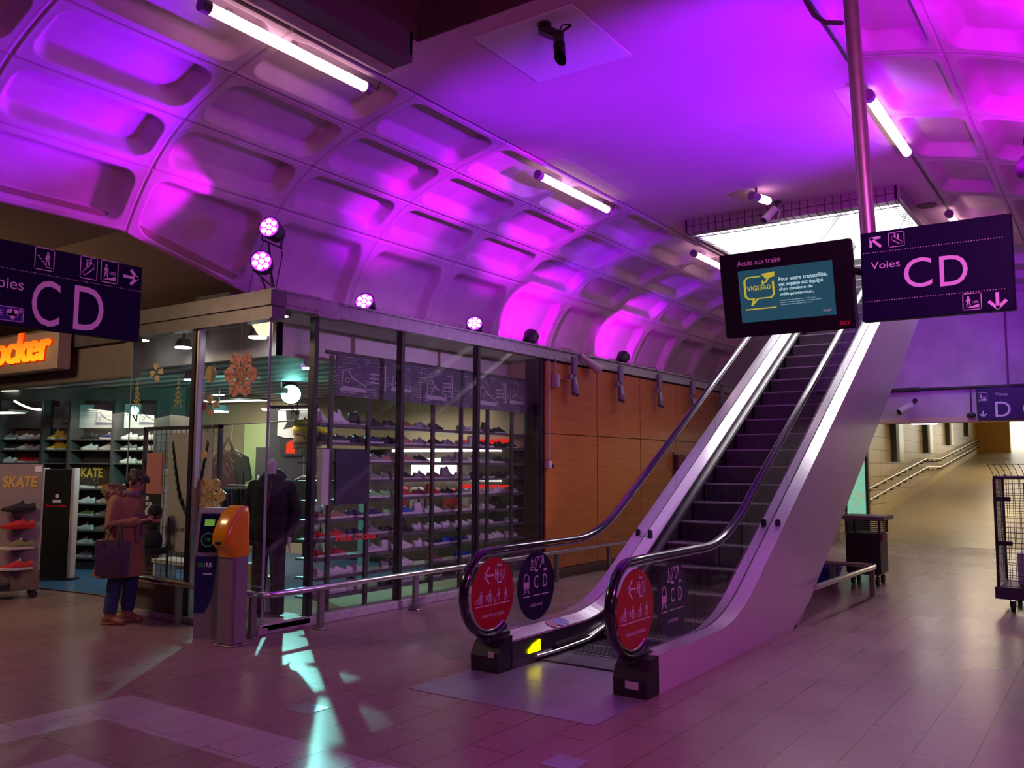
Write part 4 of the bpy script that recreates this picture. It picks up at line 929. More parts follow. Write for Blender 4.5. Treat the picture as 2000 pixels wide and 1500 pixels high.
for i, (px, py, Y, w_, d_) in enumerate(((540, 742, 8.2, 0.9, 0.16), (460, 783, 9.6, 1.2, 0.2), (560, 800, 9.9, 0.9, 0.15), (534, 618, 5.75, 0.28, 0.12), (420, 742, 8.6, 0.5, 0.1), (10, 806, 5.9, 0.5, 0.25), (20, 764, 6.9, 0.5, 0.2))):
    p = at(px, py, Y); t = thing('ceiling_light_panel', 'flat glowing ceiling panel in the shop, '+('beside the teal lamp','above the back wall left','above the back wall right','just inside the glass corner','behind the wooden disc','low at the left edge','upper at the left edge')[i], 'ceiling lamp', (p.x, p.y, min(p.z, 3.10) if i == 3 else p.z), 0.2, 'flat lamps in the shop')
    B().box(-w_/2, w_/2, -d_/2, d_/2, -0.01, 0.0).build('diffuser', emis('shop_panel_glow', (1.0,0.92,0.75), 3.5), t)
    B().box(-w_/2-.02, w_/2+.02, -d_/2-.02, d_/2+.02, 0.0, 0.03).build('housing', alu, t)
# LED strip curve at left
p = at(55, 795, 6.6); t = thing('led_strip', 'curved white light strip under the shop ceiling at far left', 'ceiling lamp', tuple(p))
part(B().tube([at(28,783,6.4), at(40,790,6.5), at(60,798,6.7), at(88,801,7.0)], 0.015, 6), 'tube', emis('strip_white', (1.0,0.97,0.93), 9.0), t)
# teal spotlight lamp and its arm
def par_can(name, loc, aim, label, r=0.10, L=0.20, lens=None, group=None, yoke=True):
    t = thing(name, label, 'spotlight', loc, 0, group); d = (Vector(aim)-Vector(loc)).normalized(); q = Vector((0,0,1)).rotation_difference(d).to_matrix()
    def R(b): b.v = [tuple(q @ Vector(p)) for p in b.v]; return b
    R(B().cyl((0,0,-L), (0,0,0), r*0.80, r, 20, cap=False).cyl((0,0,-L-0.03), (0,0,-L), r*0.45, r*0.80, 20).cyl((0,0,-0.006), (0,0,-0.005), r*0.98, n=20)).build('body', black, t)
    g = B()
    for k in range(7):
        a = 2*PI*k/6; rr = 0 if k == 6 else r*0.56; g.sph((rr*math.cos(a), rr*math.sin(a), 0.002), r*0.24, r*0.24, 0.014, 10, 6)
    ld = lens or mat('lens_dark', (0.05,0.05,0.05), 0.1)
    R(B().cyl((0,0,-0.004), (0,0,0.0), r*0.90, n=20)).build('lens', emis('violet_rim', (0.30,0.02,1.0), 4.0) if ld.name == 'violet_lens' else ld, t)
    R(g).build('emitters', ld, t)
    if yoke:
        B().tube([tuple(q @ Vector((r+0.01,0,-L*0.4))), tuple(q @ Vector((r+0.01,0,-L*0.4))-Vector((0,0,r*1.3))), tuple(q @ Vector((-r-0.01,0,-L*0.4))-Vector((0,0,r*1.3))), tuple(q @ Vector((-r-0.01,0,-L*0.4)))], 0.010, 6).build('yoke', black, t)
    return t
q0_ = at(262, 802, 7.0)
te = emis('teal_lens', (0.25,1.0,0.88), 45)
tc_ = at(566, 758, 7.43)
par_can('stage_lamp', (-9.62,8.29,2.58), (-5.5,5.0,0.6), 'brilliant teal stage lamp hanging inside the shop', 0.15, 0.24, te)
t = thing('lamp_arm', 'thin black stem holding the small teal lamp on the left', 'bracket', tuple(q0_))
part(B().cyl(tuple(q0_), (q0_.x, q0_.y, 2.76), 0.01, n=8), 'arm', black, t)
t = thing('lamp_arm', 'white ceiling arm holding the teal stage lamp', 'bracket', (-9.6, 8.1, 2.7))
part(B().cyl((-9.62,8.10,2.60), (-9.62,8.10,2.76), 0.014).bbox(-9.72,-9.52,8.04,8.16,2.58,2.66,0.01,1), 'arm', whitep, t)
q = at(262, 802, 7.0); par_can('stage_lamp', tuple(q), (-8.0,5.0,1.8), 'small teal stage lamp before the bright poster on the left', 0.07, 0.14, emis('teal_lens_soft', (0.3,1.0,0.9), 6), None)
# ================================================================ FIGURES
def fuse(b, name, m, parent, voxel=0.008, smooth=3, disp=0.0, dscale=0.02):
    o = b.build(name, m, None)
    r = o.modifiers.new('r', 'REMESH'); r.mode = 'VOXEL'; r.voxel_size = voxel; r.use_smooth_shade = True
    s_ = o.modifiers.new('s', 'SMOOTH'); s_.iterations = smooth; s_.factor = 0.6
    if disp:
        tx = bpy.data.textures.new('d', 'CLOUDS'); tx.noise_scale = dscale
        d = o.modifiers.new('d', 'DISPLACE'); d.texture = tx; d.strength = disp; d.texture_coords = 'LOCAL'
    dg = bpy.context.evaluated_depsgraph_get(); me = bpy.data.meshes.new_from_object(o.evaluated_get(dg)); me.name = name
    o.modifiers.clear(); old = o.data; o.data = me; bpy.data.meshes.remove(old)
    if parent: o.parent = parent
    return o
def limb(b, pts, rad, n=14):
    b.sweep(pts, rad, rad, (0.31, 0.17, 0.93) if abs(Vector(pts[-1]).z-Vector(pts[0]).z) < 0.2 else (1, 0.05, 0), n)
    for p, r in ((pts[0], rad[0]), (pts[-1], rad[-1])): b.sph(p, r*0.98, nu=12, nv=8)
    return b
skin = mat('skin', (0.42, 0.20, 0.14), 0.55)
def hand(b, wrist, fdir, pdir, curl=0.5, side=1, s=1.0):
    """palm plus five separate fingers; fdir = pointing direction, pdir = palm normal, side = thumb side"""
    f = Vector(fdir).normalized(); p = (Vector(pdir)-f*Vector(pdir).dot(f)).normalized(); a = f.cross(p)*side; w_ = Vector(wrist)
    b.sweep([w_, w_+f*0.03*s, w_+f*0.085*s], [0.024*s, 0.036*s, 0.036*s], [0.016*s, 0.015*s, 0.012*s], tuple(a), 12)
    for k, (o_, L) in enumerate(((0.028, .072), (0.010, .080), (-0.009, .075), (-0.027, .058))):
        q = w_+f*0.080*s+a*o_*s; r0 = 0.0085*s; pts = [q]; d = f
        for seg, bend in ((0.45, 0.35), (0.32, 0.6), (0.23, 0.5)):
            d = (d+p*(-curl*bend)).normalized(); q = q+d*L*s*seg; pts.append(q)
        b.sweep(pts, [r0, r0*.95, r0*.88, r0*.75], [r0, r0*.95, r0*.88, r0*.75], tuple(a), 8); b.sph(pts[-1], r0*.75, nu=8, nv=6)
    q = w_+f*0.025*s+a*0.026*s; pts = [q, q+(f*0.5+a*0.8).normalized()*0.034*s-p*0.006*s, q+(f*0.85+a*0.6).normalized()*0.062*s-p*0.016*s]
    b.sweep(pts, [0.012*s, 0.0105*s, 0.008*s], [0.012*s, 0.0105*s, 0.008*s], tuple(p), 8); b.sph(pts[-1], 0.008*s, nu=8, nv=6)

PZ = math.radians(22); PL = (-8.33, 5.08, 0.0)
t = thing('person', 'woman in brown fur-hooded parka and jeans looking down at her phone', 'person', PL, PZ); person = t
b = B()
limb(b, [(0.0,0.085,0.86), (0.03,0.09,0.47), (-0.01,0.10,0.09)], [0.088,0.058,0.042])
limb(b, [(0.0,-0.085,0.86), (-0.01,-0.095,0.47), (-0.06,-0.10,0.09)], [0.088,0.058,0.042])
b.sweep([(0,0,0.80),(0,0,0.92),(0.0,0,1.06),(0.0,0,1.20),(0.01,0,1.265)], [0.12,0.135,0.125,0.14,0.07], [0.16,0.165,0.14,0.165,0.12], (1,0,0), 18)
limb(b, [(0.01,0,1.23), (0.035,0,1.30), (0.075,0,1.345)], [0.058,0.048,0.046])
# head bowed forwards
HM = Matrix.Translation((0.098, 0, 1.405)) @ Matrix.Rotation(math.radians(32), 4, 'Y')
h = B(); h.sph((0,0,0.015), 0.088, 0.074, 0.098, 20, 14).sph((0.028,0,-0.052), 0.056, 0.052, 0.056, 16, 10)
h.sweep([(0.078,0,0.018),(0.100,0,-0.022),(0.090,0,-0.034)], [0.007,0.013,0.010], [0.008,0.012,0.008], (0,1,0), 8)
h.sph((0.078,0,-0.062), 0.012,0.022,0.007, 10, 6).sph((0.074,0,-0.094), 0.016,0.022,0.014, 10, 6)
for sg in (-1, 1): h.sph((-0.004, sg*0.076, -0.006), 0.018, 0.007, 0.028, 10, 8).sph((0.070, sg*0.030, 0.028), 0.012,0.020,0.007, 10, 6)
h.rot(HM); b.add(h.v, h.f)
# arms bent, hands meeting at the phone
WL, WR = Vector((0.245,0.075,1.035)), Vector((0.225,-0.085,1.02))
limb(b, [(0.0,0.165,1.215), (0.0,0.225,0.985), WL], [0.052,0.044,0.026]); limb(b, [(0.0,-0.165,1.215), (-0.01,-0.225,0.985), WR], [0.052,0.044,0.026])
hand(b, WL, (0.9,-0.45,0.12), (0.0,0.3,1), 0.75, 1); hand(b, WR, (0.9,0.40,0.20), (0.0,-0.2,-1), -0.65, 1)
fuse(b, 'body', skin, t, 0.0045, 2)
# face details
e = B()
for sg in (-1, 1): e.sph((0.081, sg*0.030, 0.012), 0.006, 0.011, 0.005, 8, 6)
e.rot(HM).build('eyes', mat('eye_dark', (0.03,0.02,0.02), 0.3), t)
e = B()
for sg in (-1, 1): e.tube([(0.082, sg*0.016, 0.032), (0.084, sg*0.030, 0.037), (0.074, sg*0.046, 0.032)], 0.003, 5)
e.rot(HM).build('eyebrows', mat('hair_dark', (0.022,0.012,0.010), 0.6), t)
e = B().sph((0.087,0,-0.063), 0.006, 0.020, 0.005, 10, 6); e.rot(HM).build('lips', mat('lips', (0.35,0.10,0.09), 0.5), t)
hr = B(); hr.sph((-0.018,0,0.035), 0.094, 0.084, 0.098, 20, 12).sph((-0.045,0,-0.02), 0.062, 0.074, 0.075, 16, 10).sph((0.045,0,0.082), 0.050,0.062,0.034, 14, 8)
for k in range(9):
    y = -0.055+k*0.01375; hr.tube([(0.05, y, 0.10), (0.088, y*1.05, 0.072), (0.094, y*1.1+0.004, 0.046)], 0.009, 6)
for sg in (-1, 1): hr.sph((0.012, sg*0.070, 0.03), 0.040,0.016,0.052, 12, 8)
hr.rot(HM); fuse(hr, 'hair', mat('hair_dark'), t, 0.005, 2, 0.010, 0.02)
coatm = mat('brown_parka', (0.30, 0.165, 0.075), 0.85, noise=0.15, nscale=14, bump=0.3)
c = B()
def oval(z, cx, rx, ry, n=26, wob=0.0): return [(cx+rx*math.cos(2*PI*i/n)*(1+wob*math.sin(5*2*PI*i/n)), ry*math.sin(2*PI*i/n)*(1+wob*math.cos(4*2*PI*i/n)), z) for i in range(n)]
c.loft([oval(0.47,-0.05,0.245,0.265,wob=.03), oval(0.50,-0.05,0.24,0.262,wob=.03), oval(0.62,-0.035,0.215,0.24,wob=.025), oval(0.78,-0.01,0.185,0.215,wob=.02), oval(0.92,0.0,0.165,0.20), oval(1.05,0.0,0.160,0.19),
        oval(1.17,-0.005,0.160,0.205), oval(1.235,-0.005,0.135,0.185), oval(1.275,0.0,0.095,0.12), oval(1.30,0.01,0.075,0.085)])
limb(c, [(0.0,0.165,1.205), (0.0,0.232,0.985), tuple(WL+Vector((-0.035,0.01,-0.003)))], [0.078,0.068,0.050]); limb(c, [(0.0,-0.165,1.205), (-0.01,-0.232,0.985), tuple(WR+Vector((-0.035,-0.01,-0.003)))], [0.078,0.068,0.050])
fuse(c, 'parka', coatm, t, 0.010, 3, 0.016, 0.09)
f = B(); path = []
for i in range(14):
    a = 2*PI*i/14; path.append((-0.055+0.115*math.cos(a)-0.02, 0.155*math.sin(a), 1.265-0.045*math.cos(a)+0.03))
f.sweep(path, 0.050, 0.050, (0,0,1), 10, closed=True); f.sph((-0.14,0,1.27), 0.075,0.12,0.075)
fuse(f, 'fur_hood', mat('brown_fur', (0.24,0.16,0.09), 1.0, noise=0.5, nscale=45), t, 0.008, 1, 0.045, 0.018)
s_ = B(); s_.sweep([(0.09,0.05,1.27),(0.105,0.06,1.18),(0.16,0.05,1.05),(0.185,0.045,0.86)], [0.025,0.035,0.035,0.03], 0.018, (0,1,0), 10).sweep([(0.09,-0.05,1.27),(0.12,-0.04,1.15),(0.165,-0.04,1.0),(0.18,-0.04,0.80)], [0.025,0.035,0.035,0.03], 0.018, (0,1,0), 10)
s_.sweep([(0.055+0.065*math.cos(a), 0.075*math.sin(a), 1.29) for a in [2*PI*i/12 for i in range(12)]], 0.035, 0.030, (0,0,1), 10, closed=True)
fuse(s_, 'scarf', mat('grey_scarf', (0.20,0.14,0.15), 0.95, bump=0.5, noise=0.3, nscale=30), t, 0.007, 1, 0.012, 0.03)
jeans = mat('blue_jeans', (0.025,0.045,0.13), 0.85, noise=0.2, nscale=20)
for nm, pts in (('jeans_leg', [(0.0,0.085,0.84), (0.03,0.09,0.47), (-0.01,0.10,0.12)]), ('jeans_leg', [(0.0,-0.085,0.84), (-0.01,-0.095,0.47), (-0.06,-0.10,0.12)])):
    j = B(); P_ = [Vector(p) for p in pts]; pp = [P_[0], (P_[0]+P_[1])/2, P_[1], (P_[1]+P_[2])/2, P_[2]]
    j.sweep(pp, [0.105,0.092,0.074,0.066,0.064], [0.105,0.095,0.076,0.070,0.064], (0,1,0), 16).build(nm, jeans, t)
boot = mat('brown_boot', (0.26,0.13,0.07), 0.6, noise=0.2)
for (x, y) in ((-0.01,0.10), (-0.06,-0.10)):
    k = B(); k.sweep([(x-0.005,y,0.16),(x,y,0.09),(x+0.015,y,0.052)], [0.052,0.052,0.05], [0.055,0.055,0.06], (0,1,0), 14)
    k.sweep([(x-0.075,y,0.042),(x-0.02,y,0.050),(x+0.06,y,0.046),(x+0.125,y*1.08,0.034),(x+0.165,y*1.12,0.026)], [0.030,0.040,0.044,0.042,0.026], [0.036,0.048,0.042,0.030,0.018], (0,1,0), 14)
    k.bbox(x-0.085, x+0.165, y-0.040, y+0.042, 0.002, 0.020, 0.008, 1); fuse(k, 'boot', boot, t, 0.006, 2)
def plocal(p): q = Matrix.Rotation(PZ, 3, 'Z') @ Vector(p); return (q.x+PL[0], q.y+PL[1], q.z)
t = thing('phone', 'slim smartphone held in both hands by the woman in the parka', 'phone', plocal((0.335,-0.005,1.052)), PZ)
b = B().bbox(-0.070,0.070,-0.034,0.034,-0.004,0.004,0.003,2); b.rot(Matrix.Rotation(math.radians(-14), 4, 'Y')).build('case', black, t)
b = B().box(-0.064,0.064,-0.030,0.030,0.0042,0.0050); b.rot(Matrix.Rotation(math.radians(-14), 4, 'Y')).build('screen', emis('phone_glow', (0.8,0.6,0.55), 0.25), t)
BL = plocal((0.09,-0.30,0.0)); t = thing('shopping_bag', 'dark purple glossy tote bag hanging at the woman\'s hip', 'bag', (BL[0], BL[1], 0.50), PZ)
bagm = mat('purple_tote', (0.055,0.030,0.085), 0.35, noise=0.15)
b = B(); rings = []
for z, wx_, wy in ((0.0,0.165,0.045), (0.02,0.172,0.055), (0.18,0.180,0.050), (0.33,0.190,0.030), (0.345,0.19,0.026)):
    rings.append([(wx_*math.copysign(abs(math.cos(a))**0.4, math.cos(a)), wy*math.copysign(abs(math.sin(a))**0.5, math.sin(a)), z) for a in [2*PI*i/28+0.01 for i in range(28)]])
b.loft(rings).build('pouch', bagm, t)
for sy in (-0.028, 0.028):
    B().tube([(-0.085, sy, 0.30), (-0.080, sy, 0.36), (-0.055, sy*.7+0.03, 0.455), (0.0, sy*.5+0.06, 0.50), (0.055, sy*.7+0.03, 0.455), (0.080, sy, 0.36), (0.085, sy, 0.30)], 0.007, 8).build('handle', mat('bag_handle', (0.02,0.015,0.02), 0.5), t)
for sx in (-0.083, 0.083): B().cyl((sx,-0.048,0.315),(sx,-0.038,0.315),0.014,n=14).build('eyelet', steel, t)

# mannequin
MX, MY = -6.98, 5.80
t = thing('plinth', 'low grey speckled plinth under the mannequin in the corner window', 'plinth', (MX, MY, 0.012))
part(B().bbox(MX-0.38, MX+0.30, MY-0.32, MY+0.30, 0.012, 0.10, 0.02, 2).bbox(MX-0.42, MX-0.12, MY-0.10, MY+0.28, 0.10, 0.46, 0.02, 2), 'block', mat('stone_block', (0.46,0.40,0.38), 0.7, noise=0.3, nscale=10), t)
t = thing('wood_stump', 'pale cut log standing beside the mannequin', 'stump', (MX-0.42, MY-0.08, 0.1))
part(B().cyl((MX-0.27, MY+0.08, 0.462), (MX-0.27, MY+0.08, 0.60), 0.11, 0.10, 18), 'log', mat('log', (0.55,0.38,0.24), 0.8, noise=0.4), t)
t = thing('mannequin', 'headless mannequin in black hoodie and dark trousers behind the corner glass', 'mannequin', (MX, MY, 0.10), math.radians(-55)); t.scale = (0.95, 0.88, 1.0)
b = B()
limb(b, [(0,0.09,0.86),(0.02,0.10,0.46),(0,0.11,0.04)], [0.08,0.055,0.04]); limb(b, [(0,-0.09,0.86),(0.02,-0.10,0.46),(0.04,-0.11,0.04)], [0.08,0.055,0.04])
b.sweep([(0,0,0.82),(0,0,1.0),(0,0,1.25),(0,0,1.36)], [0.12,0.11,0.13,0.06], [0.16,0.14,0.18,0.07], (1,0,0), 18); limb(b, [(0,0,1.33),(0.005,0,1.42),(0.01,0,1.50)], [0.06,0.052,0.050]); b.cyl((0.01,0,1.50),(0.01,0,1.545),0.03)
for sg in (-1, 1): limb(b, [(0,sg*0.19,1.28),(-0.02,sg*0.26,1.02),(0.06,sg*0.24,0.78)], [0.05,0.042,0.03]); hand(b, (0.06,sg*0.24,0.78), (0.25,0,-1), (0,-sg,0), 0.4, -sg)
fuse(b, 'body', mat('mannequin_grey', (0.55,0.53,0.53), 0.4), t, 0.007, 2)
b = B(); b.loft([oval(0.76,0,0.17,0.215), oval(0.84,0,0.175,0.22), oval(1.0,0,0.16,0.205), oval(1.15,0,0.175,0.225), oval(1.27,0,0.155,0.225), oval(1.34,0,0.11,0.15), oval(1.40,0,0.085,0.10)])
for sg in (-1, 1): limb(b, [(0,sg*0.19,1.26),(-0.02,sg*0.275,1.02),(0.05,sg*0.25,0.82)], [0.085,0.075,0.055])
b.sph((-0.10,0,1.36), 0.10,0.14,0.10)
fuse(b, 'hoodie', mat('black_fleece', (0.010,0.010,0.014), 0.9, bump=0.3), t, 0.011, 3, 0.018, 0.08)
b = B()
for sg, x in ((1,0.0),(-1,0.03)): b.sweep([(0,sg*0.085,0.86),(0.02,sg*0.10,0.5),(x,sg*0.11,0.03)], [0.105,0.085,0.070], [0.105,0.085,0.075], (0,1,0), 16)
b.build('trousers', mat('dark_trousers', (0.035,0.022,0.035), 0.85), t)
b = B().tube([(0.155,0.05,1.35),(0.175,0.03,1.2),(0.18,0.02,1.08)], 0.006, 6); b.build('drawstring', mat('red_cord', (0.3,0.02,0.03), 0.7), t)
# backpack behind the mannequin
def MV(b):
    b.v = [(p[0]-1.0, p[1]+0.88, p[2]) for p in b.v]; return b
t = thing('backpack', 'white and black backpack with lime edging behind the mannequin', 'bag', (-7.98, 7.30, 0.42))
part(MV(B().bbox(-7.12,-6.86,6.36,6.50,0.42,1.16,0.06,3)), 'body', mat('bp_white', (0.5,0.5,0.5), 0.7), t); part(MV(B().bbox(-7.10,-6.88,6.32,6.37,0.46,0.70,0.03,2)), 'pocket', black, t)
part(MV(B().bbox(-7.12,-6.86,6.315,6.33,0.70,0.73,0.005,1)), 'lime_edge', mat('lime', (0.35,0.8,0.05), 0.6), t)
part(MV(B().tube([(-6.85,6.40,1.05),(-6.80,6.36,0.95),(-6.84,6.38,0.80)], 0.01, 6)), 'strap', black, t)
t = thing('side_panel_board', 'tall narrow teal-lit panel standing right of the mannequin', 'board', (-6.98, 6.60, 0))
part(B().box(-8.55,-8.45,8.60,8.72,0.013,1.75), 'panel', mat('teal_board', (0.25,0.55,0.52), 0.5), t)

# ================================================================ TICKET VALIDATORS
vs_ = mat('validator_grey', (0.30,0.28,0.28), 0.45, 0.3, noise=0.08)
def on_curve(x0, z0, w): pass
t = thing('transit_card_reader', 'grey card reader post with green screen and blue front, left of yellow one', 'ticket machine', (-6.93, 5.10, 0.0), math.radians(34))
B().prism([(-0.10,0),(0.11,0),(0.11,0.95),(0.115,1.14),(0.07,1.19),(-0.01,1.19),(-0.07,1.15),(-0.145,0.78),(-0.145,0.60),(-0.105,0.30)], 'x', -0.115, 0.115).build('post', vs_, t)
fn = lambda z: (-0.145 + (z-0.78)*(0.075/0.37)) if z > 0.78 else -0.145
fp = [(-0.088,0.80),(0.088,0.80),(0.078,1.145),(-0.078,1.145)]
B().prism([(fn(0.80)-0.006,0.80),(fn(1.14)-0.006,1.14),(fn(1.14)+0.01,1.14),(fn(0.80)+0.01,0.80)], 'x', -0.085, 0.085).build('face', navy, t)
d_ = Vector((0, 0.075, 0.37)).normalized(); n_ = Vector((0, -0.37, 0.075)).normalized()
gs = emis('green_lcd', (0.35,0.75,0.12), 0.35)
G().poly([(-0.045,0.235),(0.045,0.235),(0.045,0.295),(-0.045,0.295)]).on((0,fn(0.80)-0.008,0.80), (1,0,0), d_, n_, 0.001, 0.001).build('screen', gs, t)
G().ring(0,0.11,0.06,0.008,24).sub(G().text('OK', -0.5,-0.3,0.5,0.3), 0, 0.11, 0.05).on((0,fn(0.80)-0.008,0.80), (1,0,0), d_, n_, 0.001, 0.001).build('card_target', mat('green_print', (0.05,0.35,0.10), 0.5, em=(0.05,0.5,0.1), es=0.06), t)
B().prism([(-0.10,0.76),(0.10,0.76),(0.06,0.40),(0.0,0.26),(-0.10,0.26)], 'y', -0.150, -0.144).build('blue_front', mat('blue_front', (0.01,0.012,0.10), 0.4), t)
g = G().text('RR', 0.0, 0.665, 0.05, 0.705, bold=0.02).text('1234', -0.02, 0.60, 0.05, 0.612) if False else G().text('RR', 0.0, 0.665, 0.055, 0.705, bold=0.02).stroke([(-0.02,0.605),(0.05,0.605)], 0.012)
g.on((0,-0.151,0), (1,0,0), (0,0,1), (0,-1,0), 0, 0.001).build('lettering', white, t)
G().text('OU', -0.075, 0.665, -0.01, 0.705, bold=0.02).on((0,-0.151,0), (1,0,0), (0,0,1), (0,-1,0), 0, 0.001).build('green_lettering', mat('green_print'), t)
B().bbox(-0.118,0.118,-0.11,0.115,-0.0,0.012,0.003,1).build('base_plate', vs_, t)
t = thing('ticket_validator', 'yellow-headed ticket validator on a grey post, right of the card reader', 'ticket machine', (-6.56, 5.04, 0.0), math.radians(6))
vy2 = mat('validator_post', (0.27,0.24,0.27), 0.4, 0.3)
B().bbox(-0.105,0.105,-0.075,0.105,0,0.80,0.02,3).build('post', vy2, t)
B().bbox(-0.112,0.112,-0.08,0.112,0,0.012,0.004,1).build('base_plate', vy2, t)
yel = mat('yellow_shell', (0.78,0.36,0.005), 0.22, noise=0.06, coat=0.5)
b = B(); rings = []
for (y, z), (y2, z2), w_ in (((-0.09,0.775),(0.115,0.775),0.112), ((-0.10,0.83),(0.12,0.83),0.115), ((-0.14,0.86),(0.12,0.87),0.118), ((-0.175,0.90),(0.12,0.93),0.118), ((-0.165,0.99),(0.12,1.0),0.116), ((-0.125,1.08),(0.12,1.08),0.112), ((-0.075,1.16),(0.118,1.15),0.106), ((-0.02,1.21),(0.11,1.20),0.095), ((0.02,1.225),(0.09,1.22),0.075)):
    r = []
    for k in range(28):
        a = 2*PI*k/28; c_, s2 = math.cos(a), math.sin(a); u = math.copysign(abs(c_)**0.45, c_); v = math.copysign(abs(s2)**0.55, s2)
        yy = (y+y2)/2+(y2-y)/2*v; zz = (z+z2)/2+(z2-z)/2*v
        r.append((w_*u, yy, zz))
    rings.append(r)
b.loft(rings).build('head', yel, t)
FN2 = Vector((0,-0.88,0.47)); FU = Vector((0,0.47,0.88)).normalized(); FN2.normalize()
O_ = Vector((0,-0.168,0.93))
g = G(); g.poly([(-0.05,0.05),(0.05,0.05),(0.04,0.175),(-0.045,0.175)])
g.on(O_, (1,0,0), FU, FN2, 0.004, 0.006).build('red_window', mat('red_window', (0.60,0.03,0.02), 0.2), t)
G().poly([(-.028,.06),(0,.10),(.028,.06),(.018,.06),(0,.085),(-.018,.06)]).poly([(-.028,.085),(0,.125),(.028,.085),(.018,.085),(0,.11),(-.018,.085)]).on(O_, (1,0,0), FU, FN2, 0.011, 0.001).build('pale_arrows', mat('pale_pink', (0.75,0.45,0.35), 0.5), t)
B().sph((0,-0.172,0.905), 0.045,0.008,0.018).build('lower_slot', black, t)
b = B().sph((0,0,0), 0.042,0.008,0.024); b.v = [tuple(Vector((p[0],0,0))+Vector(O_)+FU*(0.225+p[2])+FN2*(p[1]+0.006)) for p in b.v]; b.build('upper_slot', mat('slot_grey', (0.25,0.22,0.2), 0.4), t)
G().disc(0.07,0.12,0.012).on(O_, (1,0,0), FU, FN2, 0.001, 0.006).build('green_light', emis('yg_light', (0.75,1.0,0.15), 0.9), t)

# ================================================================ BUMPER RAIL AND FLOOR DETAILS
t = thing('bumper_rail', 'low round steel bumper rail on posts around the shop windows', 'rail', (-6.6, 5.3, 0))
part(B().tube([(-9.0,5.34,0.40),(-8.0,5.335,0.40),(-6.72,5.33,0.40),(-6.58,5.33,0.40),(-6.50,5.37,0.40),(-6.47,5.46,0.40),(-6.47,7.0,0.40),(-6.47,12,0.40),(-6.47,18.6,0.40)], 0.030, 12), 'rail', mat('rail_steel', (0.66,0.63,0.64), 0.22, 1.0), t)
pm = mat('post_steel', (0.28,0.26,0.27), 0.4, 0.8)
for (x, y) in ((-7.74,5.32), (-6.66,5.36), (-6.50,6.05), (-6.50,7.45), (-6.50,8.9), (-6.50,10.4), (-6.50,11.9), (-6.50,13.4), (-6.5,14.9), (-6.5,16.4)):
    part(B().bbox(x-0.025,x+0.025,y-0.03,y+0.03,0.0,0.385,0.004,1).bbox(x-0.07,x+0.07,y-0.05,y+0.05,0,0.012,0.004,1).cyl((x-.05,y,.012),(x-.05,y,.022),.008).cyl((x+.05,y,.012),(x+.05,y,.022),.008), 'post', pm, t)
def plate(px, py, w_, h_, label, m, name='floor_plate'):
    d = (px-1000, py-750, 1700.0); r = (sum(_x[i]*d[i] for i in range(3)), sum(_y[i]*d[i] for i in range(3)), sum(_up[i]*d[i] for i in range(3))); k = -1.6/r[2]
    x, y = r[0]*k, r[1]*k; return solo(B().box(-w_/2,w_/2,-h_/2,h_/2,0.0005,0.003), name, m, label, 'floor plate', loc=(x,y,0))
metalp = mat('floor_plate_steel', (0.50,0.48,0.56), 0.33, 0.7, noise=0.12, nscale=4)
plate(600, 1384, 0.22, 0.20, 'small square steel floor plate lit by the teal beam', metalp)
plate(1103, 1490, 0.20, 0.20, 'small violet-lit square floor plate at the bottom edge', metalp)
o = solo(B().box(-4.27,-2.75,4.84,5.54,0.0005,0.004).box(-4.0,-3.02,5.545,6.14,0.0005,0.004), 'landing_plate', metalp, 'wide steel landing plate in the floor before the escalator', 'floor plate')
# ================================================================ ESCALATOR
EC = -3.51; SL = math.tan(math.radians(30.2)); YT = 17.2
def soft(y, yb, r=0.45):
    """0 before the bend, then slope SL, blended over +-r"""
    d = y-yb
    if d < -r: return 0.0
    if d > r: return d*SL
    return SL*(d+r)**2/(4*r)
ys0 = [5.60,6.0,6.4]+[6.7+0.08*i for i in range(15)]+[8.2+0.6*i for i in range(16)]
ys0 = [y for y in ys0 if y <= YT]
DK = lambda y: 0.27+soft(y, 7.30)
HR = lambda y: 0.95+soft(y, 7.38)
t = thing('escalator', 'white-sided escalator with black handrails rising to a bright opening', 'escalator', (EC, 7.5, 0))
escal = t
whitec = mat('escalator_white', (0.72,0.60,0.70), 0.22, noise=0.03, coat=0.3)
deckm = mat('deck_white_metal', (0.78,0.74,0.78), 0.22, 0.35)
rub = mat('handrail_rubber', (0.012,0.010,0.016), 0.16, spec=0.9)
stepm = mat('step_grey', (0.085,0.075,0.085), 0.45, 0.4)
nose = mat('step_nosing', (0.40,0.38,0.40), 0.4, 0.3)
eglass = glass('balustrade_glass', (0.88,0.90,0.89), 1.0)
def under(y): return max(0.0, (y-9.04)*SL)
